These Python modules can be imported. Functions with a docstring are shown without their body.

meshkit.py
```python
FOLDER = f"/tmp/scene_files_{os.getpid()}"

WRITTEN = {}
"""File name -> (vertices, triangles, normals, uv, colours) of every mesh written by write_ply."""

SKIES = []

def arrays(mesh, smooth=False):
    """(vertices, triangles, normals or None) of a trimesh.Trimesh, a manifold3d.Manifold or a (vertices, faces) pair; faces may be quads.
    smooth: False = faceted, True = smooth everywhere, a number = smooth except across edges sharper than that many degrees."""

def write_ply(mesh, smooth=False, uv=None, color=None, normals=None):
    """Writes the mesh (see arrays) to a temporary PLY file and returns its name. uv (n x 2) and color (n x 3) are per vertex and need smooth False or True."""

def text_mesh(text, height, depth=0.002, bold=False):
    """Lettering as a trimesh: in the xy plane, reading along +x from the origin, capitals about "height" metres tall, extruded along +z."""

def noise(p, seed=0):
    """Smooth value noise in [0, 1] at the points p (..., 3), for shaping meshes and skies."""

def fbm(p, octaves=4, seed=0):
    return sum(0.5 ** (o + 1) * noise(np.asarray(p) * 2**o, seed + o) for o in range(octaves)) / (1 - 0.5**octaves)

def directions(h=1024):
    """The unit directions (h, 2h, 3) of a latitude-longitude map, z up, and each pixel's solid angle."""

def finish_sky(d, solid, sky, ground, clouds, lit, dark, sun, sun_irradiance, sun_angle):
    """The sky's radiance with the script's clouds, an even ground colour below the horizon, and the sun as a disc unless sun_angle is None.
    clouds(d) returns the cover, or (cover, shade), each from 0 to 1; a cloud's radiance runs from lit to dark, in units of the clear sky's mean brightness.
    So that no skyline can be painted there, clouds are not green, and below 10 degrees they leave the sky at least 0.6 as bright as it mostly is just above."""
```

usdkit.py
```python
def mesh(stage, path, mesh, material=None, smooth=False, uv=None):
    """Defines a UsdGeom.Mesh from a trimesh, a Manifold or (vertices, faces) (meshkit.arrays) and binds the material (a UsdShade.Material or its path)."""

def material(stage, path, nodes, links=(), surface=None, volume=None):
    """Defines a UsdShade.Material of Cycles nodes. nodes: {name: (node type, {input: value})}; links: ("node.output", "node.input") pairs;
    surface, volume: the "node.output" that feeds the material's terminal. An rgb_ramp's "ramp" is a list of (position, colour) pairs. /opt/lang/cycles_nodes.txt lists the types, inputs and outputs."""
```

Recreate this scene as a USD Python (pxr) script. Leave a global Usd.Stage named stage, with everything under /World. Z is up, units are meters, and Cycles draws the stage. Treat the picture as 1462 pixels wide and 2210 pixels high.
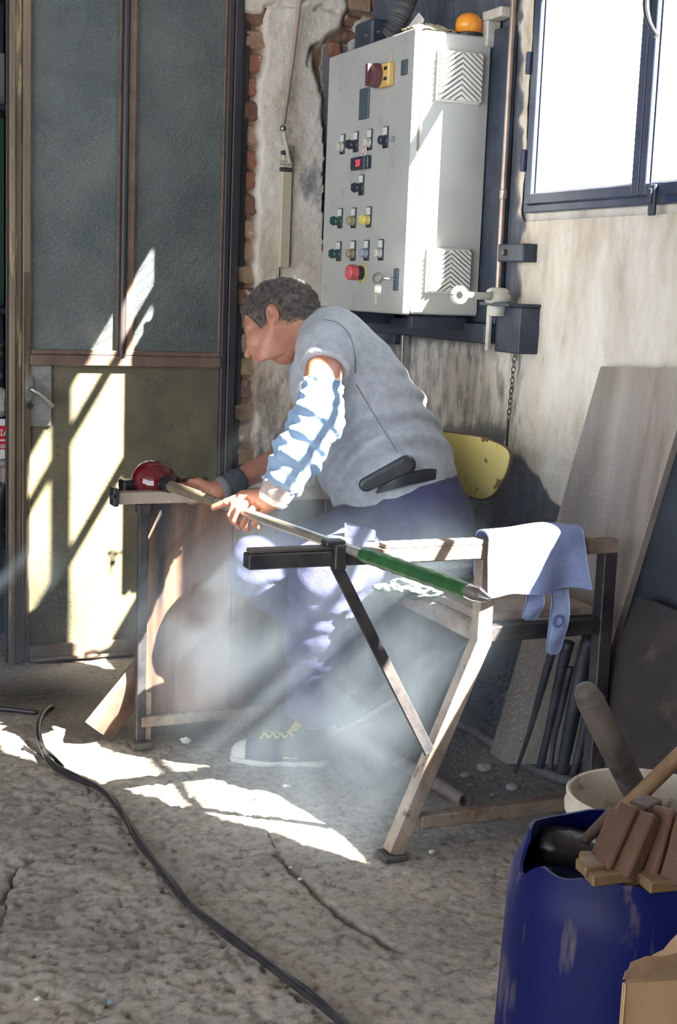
import math, random
import numpy as np, trimesh, usdkit, meshkit
from pxr import Usd, UsdGeom, UsdLux, UsdShade, Gf, Sdf, Vt
from scipy.spatial import ConvexHull
from shapely.geometry import Polygon, LineString, Point
import shapely

stage = Usd.Stage.CreateInMemory()
UsdGeom.SetStageUpAxis(stage, UsdGeom.Tokens.z)
UsdGeom.SetStageMetersPerUnit(stage, 1.0)
UsdGeom.Xform.Define(stage, '/World'); UsdGeom.Scope.Define(stage, '/World/Looks')
stage.SetDefaultPrim(stage.GetPrimAtPath('/World'))

# ------------------------------------------------------------------ camera, light, exposure
FPX, PIT, ROL, YAW, EYE_H = 3007.0, math.radians(9.056), math.radians(-2.206), math.radians(23.625), 1.40
_cy, _sy = math.cos(YAW), math.sin(YAW)
FWD = np.array([_sy*math.cos(PIT), _cy*math.cos(PIT), -math.sin(PIT)])
_r = np.array([_cy, -_sy, 0.0]); _d = np.cross(FWD, _r)
RGT = math.cos(ROL)*_r + math.sin(ROL)*_d; DWN = -math.sin(ROL)*_r + math.cos(ROL)*_d
EYE = np.array([0, 0, EYE_H])
cam = UsdGeom.Camera.Define(stage, '/World/Camera')
cam.CreateHorizontalApertureAttr(24.0); cam.CreateVerticalApertureAttr(24.0*2210/1462)
cam.CreateFocalLengthAttr(24.0*FPX/1462); cam.CreateFStopAttr(0.0)
cam.CreateClippingRangeAttr(Gf.Vec2f(0.05, 200))
_m = np.eye(4); _m[0, :3] = RGT; _m[1, :3] = -DWN; _m[2, :3] = -FWD; _m[3, :3] = EYE
cam.AddTransformOp().Set(Gf.Matrix4d(*_m.ravel().tolist()))
cam.CreateExposureAttr(0.0)

SUN = np.array([-.58, .91, -1.0]); SUN /= np.linalg.norm(SUN)
sun = UsdLux.DistantLight.Define(stage, '/World/SunLight')
sun.CreateIntensityAttr(32.0); sun.CreateNormalizeAttr(True); sun.CreateAngleAttr(0.53); sun.CreateColorAttr(Gf.Vec3f(1.0, .92, .80))
_z = -SUN; _x = np.cross([0, 0, 1], _z); _x /= np.linalg.norm(_x); _y = np.cross(_z, _x)
_m = np.eye(4); _m[0, :3] = _x; _m[1, :3] = _y; _m[2, :3] = _z
sun.AddTransformOp().Set(Gf.Matrix4d(*_m.ravel().tolist()))
sky = UsdLux.DomeLight.Define(stage, '/World/SkyLight')
sky.CreateIntensityAttr(2.1); sky.CreateColorAttr(Gf.Vec3f(.88, .96, 1.08))

# ------------------------------------------------------------------ helpers: picture point -> world point on a real plane
def ray(x, y): return FWD + RGT*((x-731)/FPX) + DWN*((y-1105)/FPX)
def onz(x, y, z=0.0): r = ray(x, y); return EYE + r*((z-EYE[2])/r[2])
def onx(x, y, X): r = ray(x, y); return EYE + r*(X/r[0])
def ony(x, y, Y): r = ray(x, y); return EYE + r*(Y/r[1])
def at(x, y, d): return EYE + ray(x, y)*d
def topx(P):
    q = np.asarray(P, float) - EYE; w = q@FWD
    return np.stack([731+FPX*(q@RGT)/w, 1105+FPX*(q@DWN)/w], -1)
V = lambda *a: np.array(a, float)
def nrm(v): v = np.asarray(v, float); return v/np.linalg.norm(v)
rng = np.random.default_rng(7)
fbm, noise = meshkit.fbm, meshkit.noise

# ------------------------------------------------------------------ helpers: meshes (all return (vertices, triangles))
def cat(*ms):
    vs, fs, n = [], [], 0
    for m in ms:
        if isinstance(m, trimesh.Trimesh): m = (np.array(m.vertices), np.array(m.faces))
        vs.append(np.asarray(m[0], float)); fs.append(np.asarray(m[1], int)+n); n += len(m[0])
    return np.vstack(vs), np.vstack(fs)
def hull(p):
    p = np.asarray(p, float); h = ConvexHull(p); f = h.simplices.copy(); c = p[h.vertices].mean(0)
    n = np.cross(p[f[:, 1]]-p[f[:, 0]], p[f[:, 2]]-p[f[:, 0]]); b = ((p[f[:, 0]]-c)*n).sum(1) < 0
    f[b] = f[b][:, ::-1]
    u, inv = np.unique(f, return_inverse=True); return p[u], inv.reshape(f.shape)
def frame(a, b, up=(0, 0, 1)):
    z = nrm(np.asarray(b)-a); x = np.cross(up, z)
    if np.linalg.norm(x) < 1e-3: x = np.cross((0, 1, 0), z)
    x = nrm(x); return x, np.cross(z, x), z
def cpts(hx, hy, hz, bev):
    b = min(bev, hx*.9, hy*.9, hz*.9); out = []
    for sx in (-1, 1):
        for sy in (-1, 1):
            for sz in (-1, 1):
                out += [(sx*hx, sy*(hy-b), sz*(hz-b)), (sx*(hx-b), sy*hy, sz*(hz-b)), (sx*(hx-b), sy*(hy-b), sz*hz)]
    return np.array(out)
def bx(x0, x1, y0, y1, z0, z1, bev=.003):
    return hull(cpts(abs(x1-x0)/2, abs(y1-y0)/2, abs(z1-z0)/2, bev) + V((x0+x1)/2, (y0+y1)/2, (z0+z1)/2))
def bar(a, b, w, h, up=(0, 0, 1), bev=.003, off=(0, 0)):
    """a beam from a to b, w across, h along up"""
    a, b = np.asarray(a, float), np.asarray(b, float); x, y, z = frame(a, b, up); L = np.linalg.norm(b-a)
    p = cpts(w/2, h/2, L/2, bev) + V(off[0], off[1], L/2)
    return hull(p@np.array([x, y, z]) + a)
def tube(pts, r, n=12, cap=True):
    pts = np.asarray(pts, float); m = len(pts); r = np.broadcast_to(np.asarray(r, float), (m,))
    t = np.gradient(pts, axis=0); t /= np.linalg.norm(t, axis=1)[:, None]
    x = np.cross(t[0], (0, 0, 1)); x = np.cross(t[0], (0, 1, 0)) if np.linalg.norm(x) < .1 else x; x = nrm(x)
    th = np.arange(n)*2*math.pi/n; vs = []
    for i in range(m):
        x = nrm(x - t[i]*(x@t[i])); y = np.cross(t[i], x)
        vs.append(pts[i] + r[i]*(np.cos(th)[:, None]*x + np.sin(th)[:, None]*y))
    v = np.vstack(vs); f = []
    for i in range(m-1):
        for k in range(n):
            a, b = i*n+k, i*n+(k+1) % n; f += [(a, b, b+n), (a, b+n, a+n)]
    if cap:
        v = np.vstack([v, pts[0], pts[-1]]); c0, c1 = m*n, m*n+1
        for k in range(n): f += [(c0, (k+1) % n, k), (c1, (m-1)*n+k, (m-1)*n+(k+1) % n)]
    return v, np.array(f)
def lathe(prof, a, b, n=24, up=(0, 0, 1)):
    """prof: (radius, distance from a towards b)"""
    x, y, z = frame(np.asarray(a, float), np.asarray(b, float), up); th = np.arange(n)*2*math.pi/n; prof = np.asarray(prof, float)
    v = np.vstack([np.asarray(a) + z*h + max(r, 1e-5)*(np.cos(th)[:, None]*x + np.sin(th)[:, None]*y) for r, h in prof]); f = []
    for i in range(len(prof)-1):
        for k in range(n):
            p, q = i*n+k, i*n+(k+1) % n; f += [(p, q, q+n), (p, q+n, p+n)]
    return v, np.array(f)
def rod(a, b, r, n=16, bev=.002):
    L = np.linalg.norm(np.asarray(b)-a); return lathe([(0, 0), (r-bev, 0), (r, bev), (r, L-bev), (r-bev, L), (0, L)], a, b, n)
def prism(poly, depth, o, x, y, holes=()):
    """a flat outline (in x, y from o) given a thickness along x cross y"""
    g = Polygon(poly, holes) if not isinstance(poly, Polygon) else poly
    m = trimesh.creation.extrude_polygon(g.buffer(0), depth, engine='earcut'); v = np.array(m.vertices); z = np.cross(x, y)
    return np.asarray(o) + v[:, :1]*np.asarray(x) + v[:, 1:2]*np.asarray(y) + v[:, 2:]*z, np.array(m.faces)
def spline(pts, n):
    pts = np.asarray(pts, float); s = np.r_[0, np.cumsum(np.linalg.norm(np.diff(pts, axis=0), axis=1))]
    from scipy.interpolate import PchipInterpolator
    return PchipInterpolator(s, pts, axis=0)(np.linspace(0, s[-1], n))
def grid(nu, nv):
    i, j = np.meshgrid(np.arange(nu-1), np.arange(nv-1), indexing='ij'); a = (i*nv+j).ravel()
    return np.vstack([np.stack([a, a+nv, a+nv+1], 1), np.stack([a, a+nv+1, a+1], 1)])
def sheet(P, th):
    """a closed slab from a (nu, nv, 3) surface given a thickness along its normals"""
    nu, nv = P.shape[:2]; du, dv = np.gradient(P, axis=0), np.gradient(P, axis=1); N = np.cross(du, dv); N /= np.maximum(np.linalg.norm(N, axis=-1, keepdims=True), 1e-9)
    v = np.vstack([P.reshape(-1, 3), (P-N*th).reshape(-1, 3)]); g = grid(nu, nv); k = nu*nv; f = [g, g[:, ::-1]+k]
    e = [i*nv for i in range(nu)], [i*nv+nv-1 for i in range(nu)][::-1], list(range(nv))[::-1], [(nu-1)*nv+j for j in range(nv)]
    for L in e:
        for a, b in zip(L[:-1], L[1:]): f.append(np.array([(a, b, b+k), (a, b+k, a+k)]))
    return v, np.vstack(f)
def rough_box(m, amp, sc, n=2, seed=0):
    t = trimesh.Trimesh(*m, process=False)
    for _ in range(n): t = t.subdivide()
    v = np.array(t.vertices); c = v.mean(0); k = nrm_rows(v-c)
    return v + k*((fbm(v*sc, 3, seed)-.5)*2*amp)[:, None], np.array(t.faces)
def ball(c, r, n=2):
    t = trimesh.creation.icosphere(n, 1.0); return np.array(t.vertices)*np.asarray(r)+np.asarray(c), np.array(t.faces)
def nrm_rows(a): return a/np.maximum(np.linalg.norm(a, axis=-1, keepdims=True), 1e-9)

# ------------------------------------------------------------------ helpers: things, parts
_used = {}
def numbered(parent, name):
    k = (str(parent), name); n = _used.get(k, 0); _used[k] = n+1
    return f'{parent}/{name}' if n == 0 else f'{parent}/{name}_{n:03d}'
def say(p, label=None, category=None, group=None, kind=None):
    for k, x in (('label', label), ('category', category), ('group', group), ('kind', kind)):
        if x: p.SetCustomDataByKey(k, x)
    return p
def thing(name, label, category, base=(0, 0, 0), group=None, kind=None):
    path = numbered('/World', name); x = UsdGeom.Xform.Define(stage, path); x.AddTranslateOp().Set(Gf.Vec3d(*map(float, base)))
    p = x.GetPrim(); say(p, label, category, group, kind); p.base = np.asarray(base, float); _base[path] = p.base; return p
_base = {}
def part(parent, name, mesh, mat, smooth=30, label=None, kind=None, attrs=None):
    pp = str(parent.GetPath()); root = '/'.join(pp.split('/')[:3]); o = _base.get(root, np.zeros(3))
    if isinstance(mesh, trimesh.Trimesh): mesh = (np.array(mesh.vertices), np.array(mesh.faces))
    m = usdkit.mesh(stage, numbered(pp, name), (np.asarray(mesh[0])-o, mesh[1]), mat, smooth)
    for k, a in (attrs or {}).items(): UsdGeom.PrimvarsAPI(m).CreatePrimvar(k, Sdf.ValueTypeNames.FloatArray, 'vertex').Set(Vt.FloatArray.FromNumpy(np.asarray(a, np.float32)))
    return say(m.GetPrim(), label, kind=kind)
def single(name, mesh, mat, label, category, smooth=30, group=None, kind=None, attrs=None):
    m = usdkit.mesh(stage, numbered('/World', name), mesh, mat, smooth)
    for k, a in (attrs or {}).items(): UsdGeom.PrimvarsAPI(m).CreatePrimvar(k, Sdf.ValueTypeNames.FloatArray, 'vertex').Set(Vt.FloatArray.FromNumpy(np.asarray(a, np.float32)))
    _base[str(m.GetPath())] = np.zeros(3)
    return say(m.GetPrim(), label, category, group, kind)
def struct(name, mesh, mat, smooth=30, label=None, attrs=None):
    return single(name, mesh, mat, label, None, smooth, kind='structure', attrs=attrs)

# ------------------------------------------------------------------ helpers: materials
def srgb(r, g, b): return tuple(((x/255)/12.92 if x <= 10 else ((x/255+.055)/1.055)**2.4) for x in (r, g, b))
def mat(name, c1, c2=None, scale=8, rough=.6, metal=0, bump=0, bscale=None, stretch=(1, 1, 1), detail=5, lo=.35, hi=.65, c3=None, s3=40, a3=(.6, .68), attr=None, ca=None, spec=.5, **pr):
    """two tones mixed by stretched noise, flecks of a third, a fourth laid on by a vertex attribute, bump from noise"""
    N = {'g': ('geometry', {}), 'm': ('mapping', {'scale': stretch}), 'p': ('principled_bsdf', {'roughness': rough, 'metallic': metal, 'specular_ior_level': spec, **pr})}
    L = [('g.position', 'm.vector')]; out = None
    if c2 is None and c3 is None and attr is None: N['p'][1]['base_color'] = c1
    else:
        N['n'] = ('noise_texture', {'scale': scale, 'detail': detail, 'roughness': .62}); L.append(('m.vector', 'n.vector'))
        N['r'] = ('rgb_ramp', {'ramp': [(lo, c1), (hi, c2 or c1)]}); L.append(('n.fac', 'r.fac')); out = 'r.color'
        if c3 is not None:
            N['n3'] = ('noise_texture', {'scale': s3, 'detail': 4, 'roughness': .6}); L.append(('m.vector', 'n3.vector'))
            N['r3'] = ('rgb_ramp', {'ramp': [(a3[0], (0, 0, 0)), (a3[1], (1, 1, 1))]}); L.append(('n3.fac', 'r3.fac'))
            N['x3'] = ('mix', {'color2': c3}); L += [('r3.color', 'x3.fac'), (out, 'x3.color1')]; out = 'x3.color'
        if attr:
            N['at'] = ('attribute', {'attribute': attr}); N['na'] = ('noise_texture', {'scale': 26, 'detail': 6, 'roughness': .65}); L.append(('m.vector', 'na.vector'))
            N['ad'] = ('math', {'math_type': 'add'}); N['ar'] = ('rgb_ramp', {'ramp': [(.62, (0, 0, 0)), (.8, (1, 1, 1))]})
            N['am'] = ('math', {'math_type': 'multiply', 'value2': .8}); L += [('na.fac', 'am.value1'), ('am.value', 'ad.value1'), ('at.fac', 'ad.value2')]
            N['a5'] = ('math', {'math_type': 'multiply', 'value2': .6}); L += [('ad.value', 'a5.value1'), ('a5.value', 'ar.fac')]
            N['xa'] = ('mix', {'color2': ca}); L += [('ar.color', 'xa.fac'), (out, 'xa.color1')]; out = 'xa.color'
        L.append((out, 'p.base_color'))
    if bump:
        N['nb'] = ('noise_texture', {'scale': bscale or scale*3, 'detail': 6, 'roughness': .6}); N['b'] = ('bump', {'strength': bump, 'distance': .01})
        L += [('m.vector', 'nb.vector'), ('nb.fac', 'b.height'), ('b.normal', 'p.normal')]
    return usdkit.material(stage, '/World/Looks/'+name, N, L, surface='p.BSDF')

M = {}
M['iron'] = mat('dark_iron', srgb(58, 58, 62), srgb(98, 92, 88), 14, .55, .35, .25)
M['iron_brown'] = mat('brown_iron', srgb(92, 80, 70), srgb(140, 126, 112), 9, .6, .1, .25, c3=srgb(110, 80, 58), s3=25, a3=(.56, .66))
M['iron_blue'] = mat('blue_grey_iron', srgb(44, 52, 66), srgb(66, 74, 88), 10, .55, .2, .2)
M['black'] = mat('black_plastic', srgb(30, 31, 36), srgb(44, 45, 50), 20, .45)
M['black_rubber'] = mat('black_rubber', srgb(26, 26, 32), srgb(52, 50, 52), 30, .55, bump=.2)
M['steel'] = mat('worn_steel', srgb(150, 146, 138), srgb(186, 182, 174), 20, .34, .85, .1)
M['chrome'] = mat('chrome', srgb(200, 200, 200), None, rough=.14, metal=1)
M['copper'] = mat('painted_copper', srgb(158, 138, 128), srgb(186, 168, 158), 10, .32, .5)
M['white_metal'] = mat('white_enamel', srgb(196, 196, 190), srgb(212, 211, 204), 5, .42, 0, .03)
M['cabinet'] = mat('cabinet_enamel', srgb(170, 172, 168), srgb(182, 183, 178), 4, .42, 0, .02, c3=srgb(138, 137, 132), s3=9, a3=(.62, .8))
M['dirty_white'] = mat('dirty_white_paint', srgb(196, 194, 184), srgb(160, 158, 150), 22, .5, 0, .1)
M['grey_plate'] = mat('grey_nameplate', srgb(70, 84, 96), None, rough=.4)
M['label_white'] = mat('white_label', srgb(214, 216, 216), None, rough=.5)
M['dark_wood'] = mat('dark_wood', srgb(50, 38, 32), srgb(88, 66, 52), 6, .65, 0, .3, stretch=(1, 1, .15), bscale=30)
M['wood'] = mat('weathered_wood', srgb(132, 116, 104), srgb(168, 152, 138), 7, .7, 0, .25, stretch=(1, 1, .12), bscale=30)
M['soot_wood'] = mat('sooty_wood', srgb(40, 38, 40), srgb(96, 86, 78), 9, .7, 0, .4, stretch=(.2, 1, 1))
# ------------------------------------------------------------------ the setting: floor, walls, door, windows
XW, YB, CEIL = 2.26, 5.03, 3.3
def seg_d(P, pts):
    d = np.full(len(P), 9.0)
    for a, b in zip(pts[:-1], pts[1:]):
        t = np.clip(((P-a)@(b-a))/max((b-a)@(b-a), 1e-9), 0, 1); d = np.minimum(d, np.linalg.norm(P-(a+t[:, None]*(b-a)), axis=1))
    return d
def inside(P, poly): return shapely.contains_xy(Polygon(poly).buffer(0), P[:, 0], P[:, 1])
M['floor'] = usdkit.material(stage, '/World/Looks/rough_concrete', {
    'g': ('geometry', {}), 'm': ('mapping', {'scale': (1, 1, 1)}), 'n1': ('noise_texture', {'scale': 2.2, 'detail': 6, 'roughness': .6}),
    'n2': ('noise_texture', {'scale': 34, 'detail': 8, 'roughness': .7}), 'n3': ('noise_texture', {'scale': 90, 'detail': 4, 'roughness': .6}),
    'r1': ('rgb_ramp', {'ramp': [(.34, srgb(150, 143, 136)), (.52, srgb(174, 166, 156)), (.68, srgb(186, 176, 164))]}),
    'r2': ('rgb_ramp', {'ramp': [(.30, (.26, .25, .24)), (.44, (.80, .79, .78)), (.54, (1.0, 1.0, 1.0)), (.70, (1.2, 1.19, 1.17))]}),
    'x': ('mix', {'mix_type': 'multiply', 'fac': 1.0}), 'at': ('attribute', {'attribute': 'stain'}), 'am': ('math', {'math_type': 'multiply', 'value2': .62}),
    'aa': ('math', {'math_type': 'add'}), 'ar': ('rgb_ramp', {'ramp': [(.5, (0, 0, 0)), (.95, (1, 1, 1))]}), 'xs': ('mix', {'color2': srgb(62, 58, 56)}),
    'rf': ('rgb_ramp', {'ramp': [(.70, (0, 0, 0)), (.74, (.75, .75, .75))]}), 'xf': ('mix', {'color2': srgb(196, 192, 186)}),
    'b': ('bump', {'strength': .9, 'distance': .016}), 'p': ('principled_bsdf', {'roughness': .8, 'specular_ior_level': .3})},
    [('g.position', 'm.vector'), ('m.vector', 'n1.vector'), ('m.vector', 'n2.vector'), ('m.vector', 'n3.vector'), ('n1.fac', 'r1.fac'), ('n2.fac', 'r2.fac'),
     ('r1.color', 'x.color1'), ('r2.color', 'x.color2'), ('n2.fac', 'am.value1'), ('am.value', 'aa.value1'), ('at.fac', 'aa.value2'), ('aa.value', 'ar.fac'),
     ('ar.color', 'xs.fac'), ('x.color', 'xs.color1'), ('n3.fac', 'rf.fac'), ('rf.color', 'xf.fac'), ('xs.color', 'xf.color1'), ('xf.color', 'p.base_color'), ('n2.fac', 'b.height'), ('b.normal', 'p.normal')], surface='p.BSDF')
gx, gy = np.arange(-.75, XW+.02, .0065), np.arange(1.75, YB+.35, .0075)
GX, GY = np.meshgrid(gx, gy, indexing='ij'); P = np.stack([GX.ravel(), GY.ravel()], 1); P3 = np.c_[P, np.zeros(len(P))]
pic = topx(P3)
def fl(pts): return np.array([onz(*p)[:2] for p in pts])
cracks = [([(0, 1950), (22, 1890), (38, 1862), (62, 1852), (112, 1850), (160, 1842)], .007, .014), ([(205, 1828), (250, 1838), (302, 1834)], .006, .01), ([(590, 1836), (625, 1868), (652, 1888), (690, 1932), (722, 1962), (762, 1992), (802, 2016), (870, 2056)], .010, .014),
          ([(536, 1712), (560, 1740), (580, 1790), (598, 1836)], .004, .006), ([(955, 2094), (1010, 2092), (1074, 2082)], .003, .004), ([(705, 1895), (735, 1915), (760, 1925)], .003, .004), ([(0, 2010), (22, 1890)], .006, .008)]
w = (fbm(P3*V(14, 14, 1), 3, 3)-.5)
rough = np.clip(np.interp(pic[:, 1], [1560, 1720], [.25, 1]), 0, 1)*np.clip(np.interp(pic[:, 0] - .75*(pic[:, 1]-1840), [470, 700], [1, .3]), .3, 1)
z = (fbm(P3*V(4, 4, 1), 3, 1)-.5)*.010 + rough*((fbm(P3*V(22, 26, 1), 4, 5)-.5)*.017 - np.clip(fbm(P3*V(45, 55, 1), 2, 9)-.60, 0, 1)*.07)
stain = np.zeros(len(P))
for pts, wd, dp in cracks:
    d = seg_d(P + np.stack([fbm(P3*30, 2, 21)-.5, fbm(P3*30, 2, 22)-.5], 1)*.03, fl(pts)); k = np.exp(-(d/wd)**2); z -= dp*k; stain = np.maximum(stain, .55*k)
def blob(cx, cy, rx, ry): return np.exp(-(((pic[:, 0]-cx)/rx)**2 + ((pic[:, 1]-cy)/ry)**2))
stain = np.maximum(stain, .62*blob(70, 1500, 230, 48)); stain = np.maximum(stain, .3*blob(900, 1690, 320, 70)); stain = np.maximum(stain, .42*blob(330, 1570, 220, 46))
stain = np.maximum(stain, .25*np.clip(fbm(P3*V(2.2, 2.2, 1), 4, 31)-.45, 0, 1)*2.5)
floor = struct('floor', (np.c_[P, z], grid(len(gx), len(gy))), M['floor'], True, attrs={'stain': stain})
part(floor, 'floor_slab', cat(bx(-6, -.745, -3, 9, -.2, -.004), bx(-.75, XW+.1, -3, 1.76, -.2, -.004), bx(-.75, XW+.1, YB+.34, 9, -.2, -.004), bx(-.75, XW+.1, 1.75, YB+.35, -.2, -.05)), M['floor'], False)

# --- back wall: broken plaster over a brick jamb
M['plaster'] = usdkit.material(stage, '/World/Looks/old_plaster', {
    'g': ('geometry', {}), 'm': ('mapping', {'scale': (1, 1, .35)}), 'n1': ('noise_texture', {'scale': 7, 'detail': 6, 'roughness': .62}), 'n2': ('noise_texture', {'scale': 22, 'detail': 7, 'roughness': .68}), 'n4': ('noise_texture', {'scale': 60, 'detail': 6, 'roughness': .6}),
    'r1': ('rgb_ramp', {'ramp': [(.3, srgb(172, 162, 148)), (.45, srgb(210, 203, 191)), (.62, srgb(226, 222, 213))]}),
    'at': ('attribute', {'attribute': 'soot'}), 'a1': ('math', {'math_type': 'multiply', 'value2': .8}), 'a2': ('math', {'math_type': 'add'}), 'ar': ('rgb_ramp', {'ramp': [(.56, (0, 0, 0)), (.72, (.75, .75, .75)), (1.0, (1, 1, 1))]}),
    'r5': ('rgb_ramp', {'ramp': [(.35, srgb(54, 60, 74)), (.6, srgb(100, 103, 112))]}), 'xs': ('mix', {}),
    'bt': ('attribute', {'attribute': 'bare'}), 'r6': ('rgb_ramp', {'ramp': [(.35, srgb(84, 72, 62)), (.6, srgb(142, 118, 96))]}), 'xb': ('mix', {}),
    'ot': ('attribute', {'attribute': 'ochre'}), 'o1': ('math', {'math_type': 'multiply'}), 'xo': ('mix', {'color2': srgb(168, 140, 104)}), 'o2': ('rgb_ramp', {'ramp': [(.3, (0, 0, 0)), (.6, (1, 1, 1))]}),
    'b': ('bump', {'strength': .5, 'distance': .01}), 'p': ('principled_bsdf', {'roughness': .85, 'specular_ior_level': .25})},
    [('g.position', 'm.vector'), ('m.vector', 'n1.vector'), ('m.vector', 'n2.vector'), ('g.position', 'n4.vector'), ('n1.fac', 'r1.fac'), ('n2.fac', 'a1.value1'), ('a1.value', 'a2.value1'), ('at.fac', 'a2.value2'), ('a2.value', 'ar.fac'), ('n2.fac', 'r5.fac'),
     ('n2.fac', 'o2.fac'), ('ot.fac', 'o1.value1'), ('o2.color', 'o1.value2'), ('o1.value', 'xo.fac'), ('r1.color', 'xo.color1'),
     ('ar.color', 'xs.fac'), ('xo.color', 'xs.color1'), ('r5.color', 'xs.color2'), ('n2.fac', 'r6.fac'), ('bt.fac', 'xb.fac'), ('xs.color', 'xb.color1'), ('r6.color', 'xb.color2'), ('xb.color', 'p.base_color'), ('n4.fac', 'b.height'), ('b.normal', 'p.normal')], surface='p.BSDF')
u, v_ = np.arange(1.70, XW+.05, .007), np.arange(-.02, CEIL+.01, .0085)
U, W_ = np.meshgrid(u, v_, indexing='ij'); U, W_ = U.ravel(), W_.ravel(); P3 = np.c_[U, np.full(len(U), YB), W_]; pic = topx(P3)
jit = np.stack([fbm(P3*18, 3, 41)-.5, fbm(P3*18, 3, 42)-.5], 1)*26
plast = [(500, -400), (504, 30), (540, 36), (566, 40), (562, 70), (563, 115), (566, 132), (552, 180), (548, 236), (554, 262), (546, 286), (555, 302), (552, 392), (545, 418), (553, 440), (548, 480), (545, 560), (548, 700), (540, 900), (545, 1100), (540, 1400),
         (860, 1400), (860, 300), (706, 290), (690, 260), (694, 236), (688, 190), (670, 150), (664, 98), (690, 92), (716, 76), (738, 58), (744, 0), (742, -400)]
covered = inside(pic+jit, plast).astype(float)
from scipy.ndimage import gaussian_filter
cv = gaussian_filter(covered.reshape(len(u), len(v_)), 1.1).ravel()
hidden = ((pic[:, 0] > 694+jit[:, 0]*.4) & (pic[:, 1] > 95)).astype(float)
hgt = .030*cv*(1-hidden) + .004*hidden + (fbm(P3*9, 4, 43)-.5)*.016*cv + (fbm(P3*40, 2, 44)-.5)*.006
hgt -= .02*np.exp(-(seg_d(pic+jit*.5, np.array([(508., 34), (566, 36), (574, 16), (590, 12), (628, 14), (652, 10)]))/4)**2)
hgt -= .02*np.exp(-(seg_d(pic+jit*.4, np.array([(682., 100), (664, 112), (660, 140)]))/5)**2) + .02*np.exp(-(seg_d(pic+jit*.4, np.array([(676., 22), (690, 16), (720, 24)]))/4)**2)
soot = np.interp(pic[:, 1], [150, 450, 900, 1300], [-.12, 0, .22, .42]) + .35*np.exp(-((pic[:, 0]-665)/40)**2-((pic[:, 1]-390)/70)**2) + .55*hidden*(pic[:, 1] > 95)
och = np.interp(pic[:, 1], [400, 600, 900, 1100], [.15, .5, .9, .5])*np.interp(pic[:, 0], [560, 640], [1, .3])
backwall = struct('wall_back', (np.c_[U, YB-hgt, W_], grid(len(u), len(v_))), M['plaster'], True, attrs={'soot': soot, 'bare': (1-cv)*(1-hidden), 'ochre': och})
part(backwall, 'wall_core', cat(bx(1.70, XW+.1, YB+.055, YB+.30, 0, CEIL), bx(.3, 1.70, YB+.02, YB+.2, 2.75, CEIL)), M['plaster'], False)
for nm, a, b in (('brick_red', (128, 84, 68), (150, 104, 86)), ('brick_brown', (104, 74, 62), (132, 100, 84)), ('brick_pale', (140, 112, 92), (168, 142, 118)), ('brick_ochre', (126, 108, 84), (160, 138, 108))):
    M[nm] = mat(nm, srgb(*a), srgb(*b), 16, .85, 0, .6, bscale=60, c3=srgb(186, 178, 166), s3=22, a3=(.60, .68))
k = 0; zt = 2.50
while zt > .05:
    h = .0865 + rng.uniform(-.006, .006); x0 = 1.742 + rng.uniform(-.007, .006); x1 = 1.855; pr = rng.uniform(.006, .018)
    m = rough_box(bx(x0, x1, YB-pr, YB+.05, zt-h+.012, zt, .010), .006, 26, 2, k)
    nm = ['brick_red', 'brick_brown', 'brick_pale', 'brick_red'][k % 4] if zt > 1.62 else ['brick_ochre', 'brick_brown', 'brick_ochre', 'brick_pale'][k % 4]
    part(backwall, 'brick', m, M[nm], 40); zt -= h; k += 1
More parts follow.
